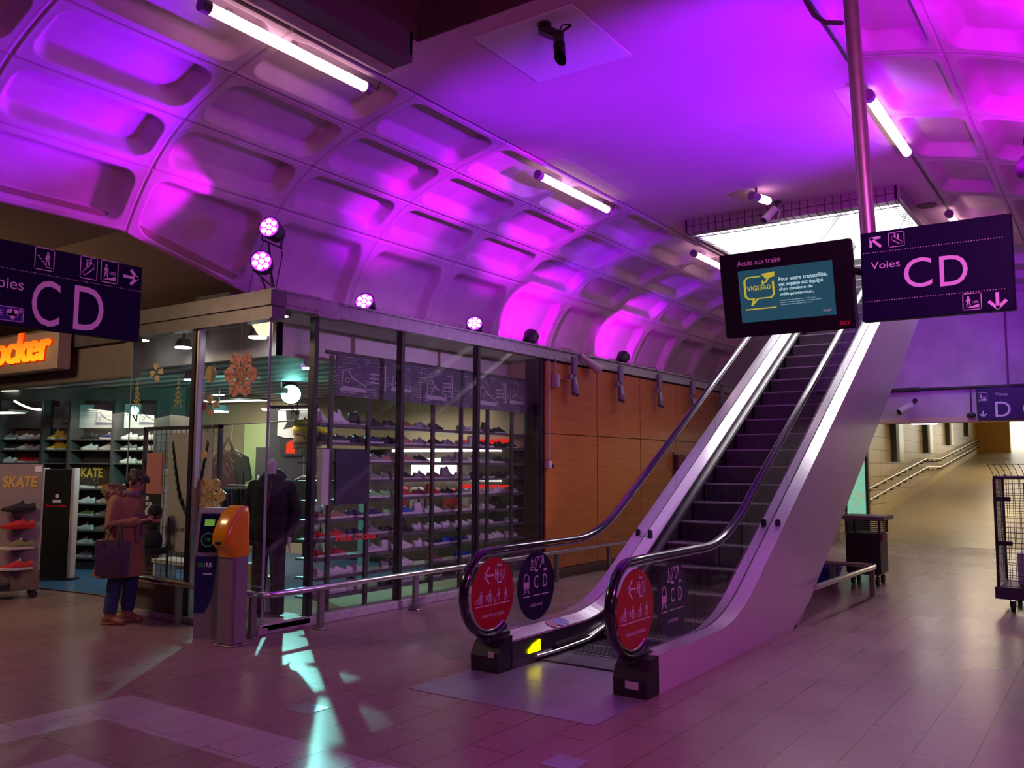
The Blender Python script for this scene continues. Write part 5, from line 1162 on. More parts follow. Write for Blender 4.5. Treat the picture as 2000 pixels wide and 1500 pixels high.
for sg in (-1, 1):
    X = lambda d: EC+sg*d         # d = distance outward from the axis
    xo, xi, xg = X(0.76), X(0.50), X(0.625)
    # outer cladding
    cy = [5.75]+[y for y in ys0 if y > 5.8]
    lo = [(y, under(y)) for y in cy]; hi = [(y, DK(y)-0.012) for y in cy]
    k = cy.index(min(cy, key=lambda y: abs(y-9.04)))
    a, c = sorted((X(0.745), xo)); b = B().strip(lo, hi, a, c)
    part(b, 'side_cladding', whitec, t)
    # cladding seams (thin shadow gaps)
    # outer + inner decks
    a, c = sorted((xg, xo)); part(B().strip([(y, DK(y)-0.012) for y in cy], [(y, DK(y)) for y in cy], a, c), 'outer_deck', deckm, t)
    # inner deck slopes down towards the skirt
    b = B(); n = len(cy); vs = []
    for y in cy: vs += [(X(0.612), y, DK(y)+0.002), (xi, y, DK(y)-0.045), (xi, y, DK(y)-0.06), (X(0.612), y, DK(y)-0.02)]
    fs = [(i*4+q, i*4+(q+1) % 4, i*4+4+(q+1) % 4, i*4+4+q) for i in range(n-1) for q in range(4)]+[(0,1,2,3), (4*n-4,4*n-3,4*n-2,4*n-1)]
    b.add(vs, fs); part(b, 'inner_deck', deckm, t)
    # dark skirt panel with a bright edge strip
    a, c = sorted((xi, X(0.515)))
    part(B().strip([(y, max(DK(y)-0.42, 0.0)) for y in cy], [(y, DK(y)-0.06) for y in cy], a, c), 'skirt_panel', mat('skirt_steel', (0.16,0.14,0.16), 0.3, 0.9), t)
    a, c = sorted((X(0.50), X(0.482)))
    part(B().strip([(y, DK(y)-0.185) for y in cy if y > 6.0], [(y, DK(y)-0.165) for y in cy if y > 6.0], a, c), 'guide_strip', steel, t)
    part(B().strip([(y, DK(y)-0.215) for y in cy if y > 6.0], [(y, DK(y)-0.19) for y in cy if y > 6.0], *sorted((X(0.50), X(0.470)))), 'brush_strip', black, t)
    # handrail path: newel loop then along the top
    R = 0.335; cz = 0.95-R-0.01; cyy = 5.285+R
    loop = [(xg, cyy+R*math.cos(math.radians(q)), cz+R*math.sin(math.radians(q))) for q in range(-60, -271, -12)][::1]
    loop = [(xg, cyy+R*math.cos(math.radians(q)), cz+R*math.sin(math.radians(q))) for q in [-55-i*10 for i in range(21)]]
    run = [(xg, y, HR(y)-0.012) for y in [5.8,6.1,6.5]+ys0[3:]]
    path = [p for p in loop]+run
    part(B().sweep(path, 0.040, 0.021, (1,0,0), 12), 'handrail', rub, t)
    inner = [(xg, cyy+(R-0.038)*math.cos(math.radians(q)), cz+(R-0.038)*math.sin(math.radians(q))) for q in [-55-i*10 for i in range(21)]]+[(xg, y, HR(y)-0.052) for y in [5.8,6.1,6.5]+ys0[3:]]
    part(B().sweep(inner, 0.022, 0.012, (1,0,0), 8), 'handrail_track', mat('track_steel', (0.5,0.45,0.5), 0.25, 1.0), t)
    # glass: newel half disc + band between deck and handrail, split in panels
    RG = R-0.045; g_lo, g_hi = [], []
    for q in [180-i*9 for i in range(11)]:
        a_ = math.radians(q); g_hi.append((cyy+RG*math.cos(a_), cz+RG*math.sin(a_)))
        z_ = cz-RG*math.sin(a_); g_lo.append((cyy+RG*math.cos(a_), max(z_, 0.27) if True else 0))
    edges = [6.72, 7.95, 9.15, 10.35, 11.55, 12.75, 13.95, 15.15, 16.35, YT]
    b = B().strip(g_lo+[(6.3, 0.27), (6.716, DK(6.716))], g_hi+[(6.3, 0.90), (6.716, HR(6.716)-0.055)], xg-0.005, xg+0.005); part(b, 'glass_panel', eglass, t)
    for e0, e1 in zip(edges[:-1], edges[1:]):
        # the sheets meet on slightly raking joints
        nn = 8; yy = [e0+0.004+(e1-e0-0.008)*i/nn for i in range(nn+1)]
        part(B().strip([(y, DK(y)) for y in yy], [(y-0.0, HR(y)-0.055) for y in yy], xg-0.005, xg+0.005), 'glass_panel', eglass, t)
    # black end cap and box
    a, c = sorted((xo, xi))
    b = B().prism([(5.57,0),(5.76,0),(5.76,0.262),(5.74,0.265),(5.66,0.25),(5.60,0.20),(5.56,0.12)], 'x', a, c); part(b, 'end_cap', black, t)
    part(B().bbox(min(xg-.055,xg+.055), max(xg-.055,xg+.055), 5.55, 5.86, 0.20, 0.31, 0.03, 3), 'handrail_inlet', black, t)
    part(B().box(*sorted((X(0.53), X(0.58))), 5.548, 5.556, 0.12, 0.165) if sg < 0 else B().box(*sorted((X(0.60), X(0.70))), 5.553, 5.565, 0.06, 0.11), 'label_plate', mat('label_plate', (0.45,0.45,0.43), 0.5), t)
    # sensor stud on the deck
    for y in ((8.35,) if sg < 0 else (8.6,)):
        for dx in (0.56, 0.70):
            part(B().cyl((X(dx), y, DK(y)-0.03), (X(dx), y, DK(y)+0.035), 0.026, n=12).sph((X(dx), y, DK(y)+0.035), 0.026), 'deck_stud', black, t)
# inner low panels by the comb with yellow light
part(B().prism([(5.98,0.085),(6.15,0.085),(6.15,0.175),(6.05,0.15),(5.98,0.11)], 'x', EC-0.502, EC-0.488), 'yellow_light', emis('yellow_lamp', (1.0,0.85,0.0), 2.5), t)
part(B().tube([(EC-0.49,6.10,0.045),(EC-0.475,6.35,0.045),(EC-0.47,6.9,0.06),(EC-0.47,7.25,0.14)], 0.016, 8), 'guide_bar', mat('bright_bar', (0.85,0.82,0.85), 0.2, 0.9), t)
part(B().box(EC-0.49, EC+0.49, 6.15, 6.52, 0.0, 0.016), 'comb_plate', mat('comb_steel', (0.16,0.15,0.16), 0.5, 0.6, noise=0.25, nscale=30), t)
# steps
STEP = 0.345; RISE = STEP*SL
NZ = lambda y: soft(y, 7.42, 0.40)+0.012
k = 0; y = 6.52
while y < YT-0.6:
    z1 = NZ(y+0.17); z0 = NZ(y+0.17-STEP)
    b = B().box(EC-0.478, EC+0.478, y, y+STEP+0.02, z1-0.03, z1)
    for q in range(30): x = EC-0.465+0.93*q/29; b.box(x-0.008, x+0.008, y+0.004, y+STEP, z1, z1+0.008)
    if z1-z0 > 0.02:
        b.box(EC-0.478, EC+0.478, y+0.004, y+0.02, z0-0.02, z1-0.005)
        for q in range(30): x = EC-0.465+0.93*q/29; b.box(x-0.005, x+0.005, y-0.004, y+0.004, z0, z1-0.008)
    st = part(b, 'step', stepm, t)
    nb = B().box(EC-0.478, EC+0.478, y-0.006, y+0.010, z1-0.006, z1+0.010); part(nb, 'nosing', nose, st)
    y += STEP; k += 1
# soffit under the truss and machine casing
uy = [9.04, 10.5, 12, 14, 16, YT]
part(B().strip([(y, under(y)) for y in uy], [(y, under(y)+0.02) for y in uy], EC-0.745, EC+0.745), 'soffit', whitec, t)
part(B().box(EC-0.745, EC+0.745, 6.55, 9.0, 0.0, 0.01), 'pit_cover', black, t)
part(B().strip([(y, DK(y)-0.62 if DK(y)-0.62 > 0.012 else 0.012) for y in uy], [(y, DK(y)-0.60 if DK(y)-0.6 > 0.02 else 0.02) for y in uy], EC-0.745, EC+0.745), 'inner_tray', black, t)

# round stickers on the glass
redm = mat('sticker_red', (0.42,0.005,0.02), 0.4); navys = mat('sticker_navy', (0.012,0.005,0.035), 0.4); prn = mat('sticker_print', (0.75,0.70,0.78), 0.5)
def red_sticker():
    g = G()
    g.stroke([(-0.42,0.52),(0.0,0.52)], 0.055).stroke([(-0.20,0.74),(-0.42,0.52),(-0.20,0.30)], 0.055)
    g.rrect(0.10,0.30,0.50,0.76,0.045,0.07); g.sub(man(), 0.20, 0.34, 0.34).disc(0.38,0.62,0.035).stroke([(0.38,0.58),(0.38,0.46),(0.45,0.46),(0.46,0.38)], 0.035).ring(0.37,0.42,0.06,0.02,10)
    for x, u in ((0.20, -1), (0.40, 1)): g.stroke([(x,0.83),(x,0.95)], 0.02).poly([(x-0.04,0.86+0.05*u),(x+0.04,0.86+0.05*u),(x,0.86+0.12*u)])
    for i, x in enumerate((-0.62,-0.21,0.20,0.60)):
        g.sub(man(True), x+(0.06 if i < 3 else 0), -0.22, 0.34); g.stroke([(x-0.17,-0.28),(x+0.17,-0.28)], 0.03)
    g.ring(-0.74,-0.14,0.065,0.018,12).ring(-0.60,-0.14,0.065,0.018,12).stroke([(-0.74,-0.14),(-0.66,-0.02),(-0.56,-0.04)], 0.018)
    g.poly([(-0.34,-0.14),(-0.27,-0.14),(-0.27,0.0),(-0.34,0.0)]).ring(-0.06,-0.12,0.05,0.016,10).stroke([(0.06,-0.20),(0.14,-0.05),(0.20,-0.04)], 0.02).ring(0.07,-0.20,0.025,0.014,8)
    g.text('EMPRUNTEZ ASCENSEUR', -0.52, -0.60, 0.52, -0.52); return g
def navy_sticker():
    g = G()
    g.sub(man(), -0.24, 0.58, 0.26).stroke([(-0.32,0.55),(-0.16,0.55),(-0.04,0.82),(0.10,0.84),(0.13,0.76),(0.04,0.73),(-0.08,0.48),(-0.32,0.48),(-0.32,0.55)], 0.028)
    g.stroke([(0.20,0.52),(0.38,0.84)], 0.045).stroke([(0.20,0.82),(0.38,0.84),(0.39,0.62)], 0.045)
    # train front
    g.stroke([(-0.66,-0.05),(-0.66,0.24),(-0.60,0.36),(-0.46,0.36),(-0.40,0.24),(-0.40,-0.05),(-0.66,-0.05)], 0.035); g.poly([(-0.65,-0.05),(-0.41,-0.05),(-0.40,0.14),(-0.66,0.14)]); g.stroke([(-0.60,-0.08),(-0.68,-0.20)], 0.035).stroke([(-0.46,-0.08),(-0.38,-0.20)], 0.035).stroke([(-0.64,-0.14),(-0.42,-0.14)], 0.02)
    g.text('C', -0.12, -0.08, 0.10, 0.30).text('D', 0.36, -0.08, 0.60, 0.30)
    for x in (0.0, 0.48): g.poly([(x-0.08,0.40),(x+0.08,0.40),(x+0.08,0.47),(x-0.08,0.47)])
    for x in (-0.52, 0.0, 0.48): g.stroke([(x-0.18,-0.28),(x+0.18,-0.28)], 0.03)
    g.text('ACCES TRAINS', -0.32, -0.60, 0.32, -0.52); return g
for sg, nm in ((-1, 'left'), (1, 'right')):
    xg = EC+sg*0.625+0.006
    for (yc, g, mm, cn) in ((5.66, red_sticker(), redm, 'red'), (6.28, navy_sticker(), navys, 'navy')):
        zc = 0.585; r = 0.285
        bd = part(G().disc(0,0,1,44).on((xg, yc, zc), (0,r,0), (0,0,r), (1,0,0), 0.0005, 0.0015), 'round_sticker', mm, t)
        part(g.on((xg, yc, zc), (0,r,0), (0,0,r), (1,0,0), 0.0025, 0.0008), 'pictograms', prn, bd)
g = G().disc(0,0,0.055,20).disc(0.13,0,0.055,20)
o = part(G().disc(0,0,0.055,20).move(lambda x,y:(x,y)).on((EC-0.555, 6.42, DK(6.42)-0.018), (0,1,0), (-1,0,0.38), (0.35,0,1), 0.002, 0.0005), 'deck_sticker', mat('faded_red', (0.55,0.30,0.36), 0.5), t)
o = part(G().disc(0.0,0,0.055,20).disc(0.09,0,0.055,20).on((EC-0.555, 6.52, DK(6.52)-0.018), (0,1,0), (-1,0,0.38), (0.35,0,1), 0.002, 0.0005), 'deck_sticker', mat('faded_blue', (0.30,0.36,0.62), 0.5), t)

# opening rim with wire mesh, upper hall
rimm = mat('rim_metal', (0.34,0.25,0.30), 0.45, 0.5)
t = sthing('trim_11')
B().box(OX0-0.02, OX1+0.02, OY0-0.06, OY0, 4.88, 5.05).box(OX0-0.02, OX1+0.02, OY0-0.06, OY0+0.10, 4.86, 4.88).build('rim', rimm, t)
B().box(OX0-0.06, OX0, OY0-0.06, OY1, 4.88, 5.25).box(OX1, OX1+0.06, OY0-0.06, OY1, 4.88, 5.25).build('rim', rimm, t)
b = B()
for i in range(27): x = OX0+0.0+i*0.105; b.box(x, x+0.006, OY0-0.068, OY0-0.062, 4.86, 5.10).box(x, x+0.006, OY0-0.066, OY0+0.22, 4.852, 4.858)
b.box(OX0, OX1, OY0-0.07, OY0-0.064, 4.95, 4.956).box(OX0,OX1,OY0+0.20,OY0+0.21,4.85,4.858)
for i in range(30): y = OY0+i*0.105; b.box(OX1-0.09, OX1, y, y+0.006, 4.86, 4.866).box(OX0, OX0+0.09, y, y+0.006, 4.86, 4.866)
b.build('wire_mesh', dark, t)
upw = mat('upper_wall_white', (0.80,0.78,0.80), 0.6)
struct(B().box(OX0-1.6, OX0-1.5, OY0-1.5, 19.6, 5.6, 9.2).box(OX1+1.5, OX1+1.6, OY0-1.5, 19.6, 5.6, 9.2).box(OX0-1.6, OX1+1.6, 19.5, 19.6, 5.6, 9.2).box(OX0-1.6, OX1+1.6, OY0-1.6, OY0-1.5, 5.6, 9.2), 'wall_upper_hall', upw)
struct(B().box(OX0-0.05, OX0+0.006, OY0+.01, OY1, 4.90, 5.59).box(OX1-0.006, OX1+0.05, OY0+.01, OY1, 4.90, 5.59).box(OX0, OX1, OY1, OY1+.06, 5.2, 5.62).box(OX0, OX1, OY0-.06, OY0, 5.25, 5.62), 'wall_opening_shaft', upw)
struct(B().box(OX0-1.6, OX0-0.06, OY0-1.5, 19.6, 5.6, 5.7).box(OX1+0.06, OX1+1.6, OY0-1.5, 19.6, 5.6, 5.7).box(OX0-.06, OX1+.06, OY1+0.06, 19.6, 5.6, 5.7).box(OX0-.06,OX1+.06,OY0-1.5,OY0-.06,5.6,5.7), 'floor_upper_hall', upw)
struct(B().box(OX0-1.6, OX1+1.6, OY0-1.5, 19.6, 9.2, 9.3), 'ceiling_upper_hall', emis('luminous_ceiling', (1.0,0.97,1.0), 3.0))
t = thing('hall_banner', 'pale blue and white hanging banner in the bright upper hall', 'banner', (-2.6, 15.5, 6.2))
part(B().box(-2.75,-2.45,15.4,15.42,6.0,8.2), 'sheet', mat('pale_blue_sheet', (0.25,0.55,0.80), 0.6, em=(0.2,0.5,0.8), es=0.3), t)
if 0: t = thing('roof_strut', 'thin dark strut crossing the bright opening above the escalator', 'strut', (-3.4, 15.0, 6.5))
# ================================================================ FLUORESCENT TUBES
def tube_lamp(x, y0, y1, z, label):
    t = thing('fluorescent_tube', label, 'tube lamp', (x, (y0+y1)/2, z), 0, 'fluorescent tubes along the ceiling edges')
    part(B().cyl((x,y0+0.07,z), (x,y1-0.07,z), 0.045, n=18, cap=False).sph((x,y0+0.07,z),0.045,0.03,0.045).sph((x,y1-0.07,z),0.045,0.03,0.045), 'tube', tube_e, t)
    for y, s_ in ((y0, 1), (y1, -1)): part(B().cyl((x,y,z), (x,y+s_*0.07,z), 0.054, n=18), 'end_cap', mat('cap_mauve', (0.20,0.15,0.19), 0.4), t)
    for y in (y0+0.25, (y0+y1)/2, y1-0.25): part(B().tube([(x,y,z+0.05),(x,y,5.05 if x > -5.23 and x < -1.77 else 5.02)], 0.006, 6).bbox(x-.02,x+.02,y-.03,y+.03,z+0.04,z+0.075,0.005,1), 'hanger', alu, t)
    part(B().tube([(x,y1-0.01,z+0.03),(x,y1+0.10,z+0.03),(x,y1+0.13,z+0.12)], 0.006, 6), 'cable', dark, t)
TUBES = [(-5.38,3.68,5.44,4.955,'nearest and longest tube at the upper left'), (-5.38,8.18,9.92,4.945,'middle tube along the left ceiling edge'), (-5.38,12.65,14.4,4.94,'far left tube partly behind the information screen'), (-5.38,17.0,18.6,4.94,'farthest left tube hidden beyond the escalator'),
         (-1.72,8.03,9.85,4.94,'tube on the right just beside the steel pole'), (-1.72,12.5,14.2,4.94,'far right tube above the direction sign'), (-1.72,-0.5,1.3,4.94,'tube behind the viewer on the right')]
for a in TUBES: tube_lamp(*a)
t = thing('emergency_lamp', 'short stubby white lamp on the ceiling before the opening', 'ceiling lamp', (-3.56,10.40,4.95))
part(B().cyl((-3.60,10.28,4.93),(-3.56,10.40,4.93),0.055,n=16), 'cap', mat('cap_mauve'), t)
part(B().cyl((-3.56,10.40,4.93),(-3.50,10.60,4.93),0.050,n=16).sph((-3.50,10.60,4.93),0.05), 'bulb', tube_e, t)
part(B().cyl((-3.57,10.38,4.95),(-3.57,10.38,5.05),0.015,n=8), 'stem', dark, t)

# ================================================================ LED WASH LAMPS (violet)
vlens = emis('violet_lens', (0.75,0.40,1.0), 13.0)
vlens2 = emis('violet_lens_soft', (0.75,0.40,1.0), 12.0)
dlens = mat('lens_dark', (0.03,0.03,0.035), 0.15)
def wash(loc, face, label, lit=True, r=0.11):
    t = par_can('wash_lamp', loc, face, label, r, 0.20, vlens if lit else dlens, 'violet wash lamps on the shop header')
    L = t.location; b = B().tube([(loc[0],loc[1],max(loc[2]-0.15,3.3)), (-6.74,loc[1]+0.02,3.28)], 0.014, 6); part(b, 'bracket', black, t)
    b = B().tube([(loc[0],loc[1]+.12,loc[2]-0.05),(loc[0]+.02,loc[1]+.16,loc[2]-0.25),(loc[0],loc[1]+.1,3.29)], 0.006, 6); part(b, 'cable', black, t); return t
wash((-6.80,5.52,3.93), (-6.05,3.9,4.15), 'black wash lamp turned sideways above the glass corner, upper one')
wash((-6.80,5.44,3.57), (-2.5,0.5,3.9), 'wash lamp glowing violet straight at the viewer above the glass corner')
wash((-6.80,6.86,3.40), (-5.4,4.2,4.7), 'violet wash lamp on the header behind the first side mullion')
wash((-6.80,8.87,3.43), (-5.2,6.6,4.6), 'violet wash lamp on the header above the third side window')
wash((-6.80,10.20,3.43), (-7.25,11.4,4.3), 'dark wash lamp turned away at the start of the orange wall', False)
wash((-6.80,13.00,3.43), (-7.2,14.6,4.3), 'dark wash lamp turned away, farther along above the orange wall', False)
p = at(1997, 326, 6.2); t = par_can('wash_lamp', tuple(p), (-5,8,5), 'dark wash lamp cut by the right edge of the picture', 0.07, 0.14, dlens, None)
part(B().tube([tuple(p), (-0.30,6.2,3.28)], 0.012, 6), 'bracket', black, t)

def spot(loc, aim, e, col, cone, blend=0.5, size=0.06): return light('SPOT', 'wash_beam', loc, aim, e*0.72, col, size, cone, blend)
VI = (0.28, 0.0, 1.0); VM = (0.66, 0.0, 0.95)
# beams from the lamps above the glass corner
spot((-6.72,5.36,3.97), (-7.3,4.45,4.15), 150, VM, 62, 0.5)
spot((-6.62,5.25,3.65), (-6.2,2.0,4.6), 800, VI, 78, 0.6)
# beams over the hall on to the flat ceiling and the right-hand vault
spot((-6.70,6.80,3.5), (-0.15,6.4,4.25), 5200, VM, 18, 0.8)
spot((-6.70,8.80,3.5), (-0.1,9.0,4.25), 5200, VM, 18, 0.8)
spot((-6.70,5.6,3.9), (-1.5,8.0,5.0), 700, VI, 60, 0.9)
# lamps turned on to the wall of the left vault
spot((-6.82,10.30,3.55), (-7.45,11.0,4.0), 330, VM, 78, 0.5)
spot((-6.82,10.30,3.55), (-6.5,12.0,4.7), 170, VI, 60, 0.8)
spot((-6.82,13.10,3.55), (-7.45,13.9,4.0), 300, VM, 78, 0.5)
spot((-6.82,13.10,3.55), (-6.4,14.8,4.7), 170, VI, 60, 0.8)
# lamps on the opposite header, out of the frame, washing the left vault and ceiling
spot((-0.45,8.6,3.5), (-6.5,7.7,4.7), 5200, VM, 17, 0.8)
spot((-0.45,9.6,3.5), (-6.6,9.9,4.65), 5200, VM, 14, 0.8)
spot((-0.45,8.2,3.5), (-5.4,6.3,5.0), 260, VI, 26, 0.9)
spot((-0.45,11.5,3.5), (-6.2,11.6,4.8), 1500, VI, 16, 0.9)
spot((-0.45,8.0,3.5), (-7.0,7.2,4.35), 2200, VI, 9, 0.8)
spot((-0.36,5.5,3.45), (-3.3,7.2,5.05), 1900, VI, 54, 0.9)
spot((-0.50,9.0,3.5), (-3.4,8.6,5.05), 1300, VI, 80, 0.9)
spot((-0.40,7.5,3.4), (-0.5,9.4,4.5), 420, VM, 90, 1.0)
spot((-0.38,5.8,3.4), (-0.7,7.2,4.7), 420, VM, 90, 1.0)
spot((-0.45,9.0,3.4), (-6.95,8.3,1.3), 1000, (0.75,0.45,0.9), 50, 0.8)  # added fill aimed through the glass to brighten the rack shoes
spot((-0.45,11.2,3.5), (-2.4,19.2,4.2), 1800, VI, 34, 0.9)

# the lamps on the opposite header, just out of the frame
for i, (a, c) in enumerate((((-0.45,8.6,3.5),(-6.5,7.7,4.7)), ((-0.45,9.6,3.5),(-6.6,9.9,4.65)), ((-0.45,11.5,3.5),(-6.2,11.6,4.8)), ((-0.36,5.5,3.45),(-3.3,7.2,5.05)), ((-0.45,8.0,3.5),(-7.0,7.2,4.35)))):
    d = (Vector(c)-Vector(a)).normalized(); q = Vector(a)-d*0.06
    t = par_can('wash_lamp', tuple(q), c, 'violet wash lamp on the opposite header beyond the right edge, %s from the passage' % ('third','fourth','farthest','nearest','second')[i], 0.08, 0.16, vlens, 'wash lamps on the opposite header')
    part(B().tube([tuple(q), (q.x+0.12, q.y, 3.28)], 0.012, 6), 'bracket', black, t)
def fill_fixture(loc, aim, sx, sy, label):  # invented housing for an added, unseen fill light in the passage
    t = thing('fill_light', label, 'lamp', loc, 0, 'added fill lights under the passage ceilings')
    R = (Vector(aim)-Vector(loc)).to_track_quat('-Z', 'Y').to_matrix()
    b = B().box(-sx/2-.02, sx/2+.02, -sy/2-.02, sy/2+.02, 0.01, 0.06); b.v = [tuple(R @ Vector(p)) for p in b.v]; b.build('housing', alu, t)
    B().cyl((0,0,0.0), (0,0,3.74-loc[2]), 0.012, n=8).build('stem', alu, t)
fill_fixture((1.5,-3.5,3.6), (-2.0,6.0,1.5), 1.6, 0.5, 'wide floodlight added out of view under the passage ceiling behind the viewer')
fill_fixture((0.6,2.0,3.6), (-2.6,8.0,1.8), 1.2, 0.3, 'narrow floodlight added out of view under the passage ceiling right of the viewer')
fill_fixture((-9.6,2.6,3.6), (-9.0,5.0,0.5), 1.6, 0.4, 'warm floodlight added out of view under the brown soffit before the shop entrance')
# ================================================================ PROJECTORS HANGING FROM THE HEADER
pgrey = mat('projector_grey', (0.22,0.20,0.25), 0.4, 0.3)
for i, y in enumerate((10.98, 12.43, 13.88, 15.33, 16.78)):
    nm = ('nearest the shop','second from the shop','third from the shop','fourth, seen through the escalator glass','fifth, farthest along')[i]
    t = thing('wall_projector', 'grey two-piece spot projector hanging on the orange wall header, '+nm, 'spotlight', (-6.56, y, 3.15), 0, 'projectors along the orange wall')
    part(B().cyl((-6.56,y,2.93),(-6.56,y,3.19),0.050,n=18), 'ballast', pgrey, t)
    part(B().cyl((-6.56,y,2.87),(-6.56,y,2.93),0.018,n=8).cyl((-6.56,y-0.09,2.885),(-6.56,y+0.06,2.885),0.013,n=8).bbox(-6.60,-6.53,y-0.14,y-0.08,2.86,2.93,0.008,1), 'joint', pgrey, t)
    b = B(); b.cyl((-6.53,y-0.02,2.72),(-6.55,y-0.02,2.87),0.055,0.038,18).cyl((-6.53,y-0.02,2.715),(-6.53,y-0.02,2.73),0.060,n=18)
    rings = []
    for z, dz in ((2.72, 0.0), (2.66, -0.06)):
        rings.append([(-6.53+0.054*math.cos(a), y-0.02+0.054*math.sin(a), z+dz*(0.5+0.5*math.sin(a))*0.9) for a in [2*PI*k/18 for k in range(18)]])
    b.loft(rings, cap=False); part(b, 'snoot', pgrey, t)
    part(B().tube([(-6.56,y-0.02,3.19),(-6.58,y-0.10,3.30),(-6.66,y-0.2,3.30)], 0.006, 6), 'cable', black, t)
t = thing('horn_speaker', 'small pale horn loudspeaker on the header between two projectors', 'loudspeaker', (-6.5,11.55,3.1))
part(B().cyl((-6.60,11.35,3.22),(-6.50,11.62,3.06),0.035,0.085,18).cyl((-6.63,11.27,3.26),(-6.60,11.35,3.22),0.04,n=14), 'horn', mat('pinkish_plastic', (0.50,0.40,0.44), 0.5), t)
for (y, z1, lb) in ((10.385, 1.66, 'long thin pale conduit running down beside the shop glass'), (10.57, 2.90, 'short pale conduit from header to switch box')):
    t = thing('cable_conduit', lb, 'conduit', (-6.62, y, z1)); part(B().tube([(-6.625,y,z1),(-6.625,y,3.13)], 0.012, 8).bbox(-6.645,-6.61,y-.02,y+.02,(z1+3.1)/2,(z1+3.1)/2+.02,.003,1), 'pipe', mat('conduit_paint', (0.42,0.36,0.40), 0.5), t)
t = thing('switch_box', 'grey switch box with a key at the end of the short conduit', 'electrical box', (-6.6,10.57,2.8))
part(B().bbox(-6.658,-6.57,10.52,10.62,2.72,2.90,0.01,2), 'box', mat('conduit_paint'), t); part(B().cyl((-6.57,10.60,2.82),(-6.53,10.64,2.80),0.008,n=8), 'key', dark, t)
t = thing('socket_box', 'small white socket box at the foot of the long conduit', 'electrical box', (-6.6,10.39,1.6))
part(B().bbox(-6.658,-6.59,10.35,10.43,1.56,1.66,0.008,2), 'box', whitep, t); part(B().bbox(-6.59,-6.565,10.41,10.44,1.56,1.61,0.005,1), 'plug', black, t)
t = thing('call_box', 'dark red call box on the far orange panels', 'call box', (-6.6,14.8,1.7))
part(B().bbox(-6.658,-6.56,14.62,14.98,1.52,1.80,0.01,2), 'box', mat('dark_red_box', (0.10,0.012,0.015), 0.5), t); part(B().box(-6.658,-6.64,14.60,14.66,0.9,1.85), 'rail', dark, t)

# ================================================================ SIGNS
def seg_text(g, s_, a, c): return g.text(s_, a[0], a[1], c[0], c[1])
t = thing('direction_sign', 'navy hanging sign reading Voies CD, right of the information screen', 'sign', (-0.765, 5.0, 2.39))
part(B().bbox(-1.13,-0.400,4.97,5.03,2.392,2.885,0.004,1), 'panel', navy, t)
g = G(); seg_text(g, 'C', (-0.912,2.552), (-0.775,2.712)); seg_text(g, 'D', (-0.738,2.544), (-0.606,2.704)); seg_text(g, 'Voies', (-1.078,2.677), (-0.930,2.716))
g.sub(arrow(135), -1.05, 2.825, 0.072); g.sub(picto_escalator().move(lambda x, y: (1-x, y)), -0.982, 2.788, 0.078); g.sub(picto_ramp(), -0.635, 2.408, 0.084); g.sub(arrow(-90), -0.478, 2.441, 0.080)
dots(g, -1.115, -0.445, 2.770, 2.765, 0.0125, 0.0026); dots(g, -1.115, -0.445, 2.500, 2.500, 0.0125, 0.0026)
part(g.on((0,4.97,0), (1,0,0), (0,0,1), (0,-1,0)), 'lettering', mat('sign_print', (0.90,0.80,0.92), 0.5), t)
t = thing('direction_sign', 'navy hanging sign reading Voies CD at the left, with stairs pictogram', 'sign', (-5.5, 2.6, 2.43))
part(B().bbox(-5.56,-5.50,1.60,3.392,2.43,2.948,0.004,1), 'panel', navy, t)
g = G(); seg_text(g, 'C', (2.66,2.452), (2.835,2.742)); seg_text(g, 'D', (2.925,2.458), (3.125,2.745)); seg_text(g, 'Voies', (2.385,2.652), (2.605,2.722))
g.sub(picto_stairs(), 2.665, 2.805, 0.118, 0.138); g.sub(picto_escalator(), 2.955, 2.80, 0.112, 0.145); g.sub(picto_ramp(), 3.095, 2.80, 0.118, 0.145); g.sub(arrow(0), 3.308, 2.865, 0.10)
g.sub(picto_stairs(), 2.30, 2.80, 0.12, 0.14); dots(g, 1.7, 3.375, 2.773, 2.778, 0.0155, 0.0032)
part(g.on((-5.5,0,0), (0,1,0), (0,0,1), (1,0,0)), 'lettering', mat('sign_print'), t)
part(G().poly([(2.34,2.453),(2.618,2.453),(2.618,2.545),(2.34,2.545)]).on((-5.5,0,0), (0,1,0), (0,0,1), (1,0,0), 0.0012, 0.001), 'defibrillator_label', mat('label_blue', (0.03,0.03,0.25), 0.4), t)
g = G().rrect(2.345,2.457,2.613,2.541,0.004,0.01); seg_text(g, 'DAE', (2.40,2.482), (2.495,2.518))
g.disc(2.537,2.508,0.022).disc(2.565,2.508,0.022).poly([(2.517,2.502),(2.585,2.502),(2.551,2.462)]).stroke([(2.597,2.512),(2.597,2.534)], 0.006).stroke([(2.588,2.523),(2.606,2.523)], 0.006)
part(g.on((-5.5,0,0), (0,1,0), (0,0,1), (1,0,0), 0.003, 0.001), 'label_print', mat('sign_print'), t)
for y in (1.7,): part(B().cyl((-5.53,y,2.948),(-5.53,y,4.95),0.015,n=8), 'rod', dark, t)
t = thing('departure_screen', 'black corner of a hanging screen at the far left edge', 'screen', (-5.35,2.2,2.8))
p1 = at(14, 440, 2.28); part(B().bbox(-5.44,-5.34,1.60,2.335,2.865,3.25,0.006,1), 'casing', black, t); part(B().box(-5.34,-5.338,1.6,2.28,3.15,3.155), 'edge_line', mat('sign_print'), t)
part(B().cyl((-5.39,2.1,3.25),(-5.39,2.1,4.98),0.015,n=8), 'rod', dark, t)
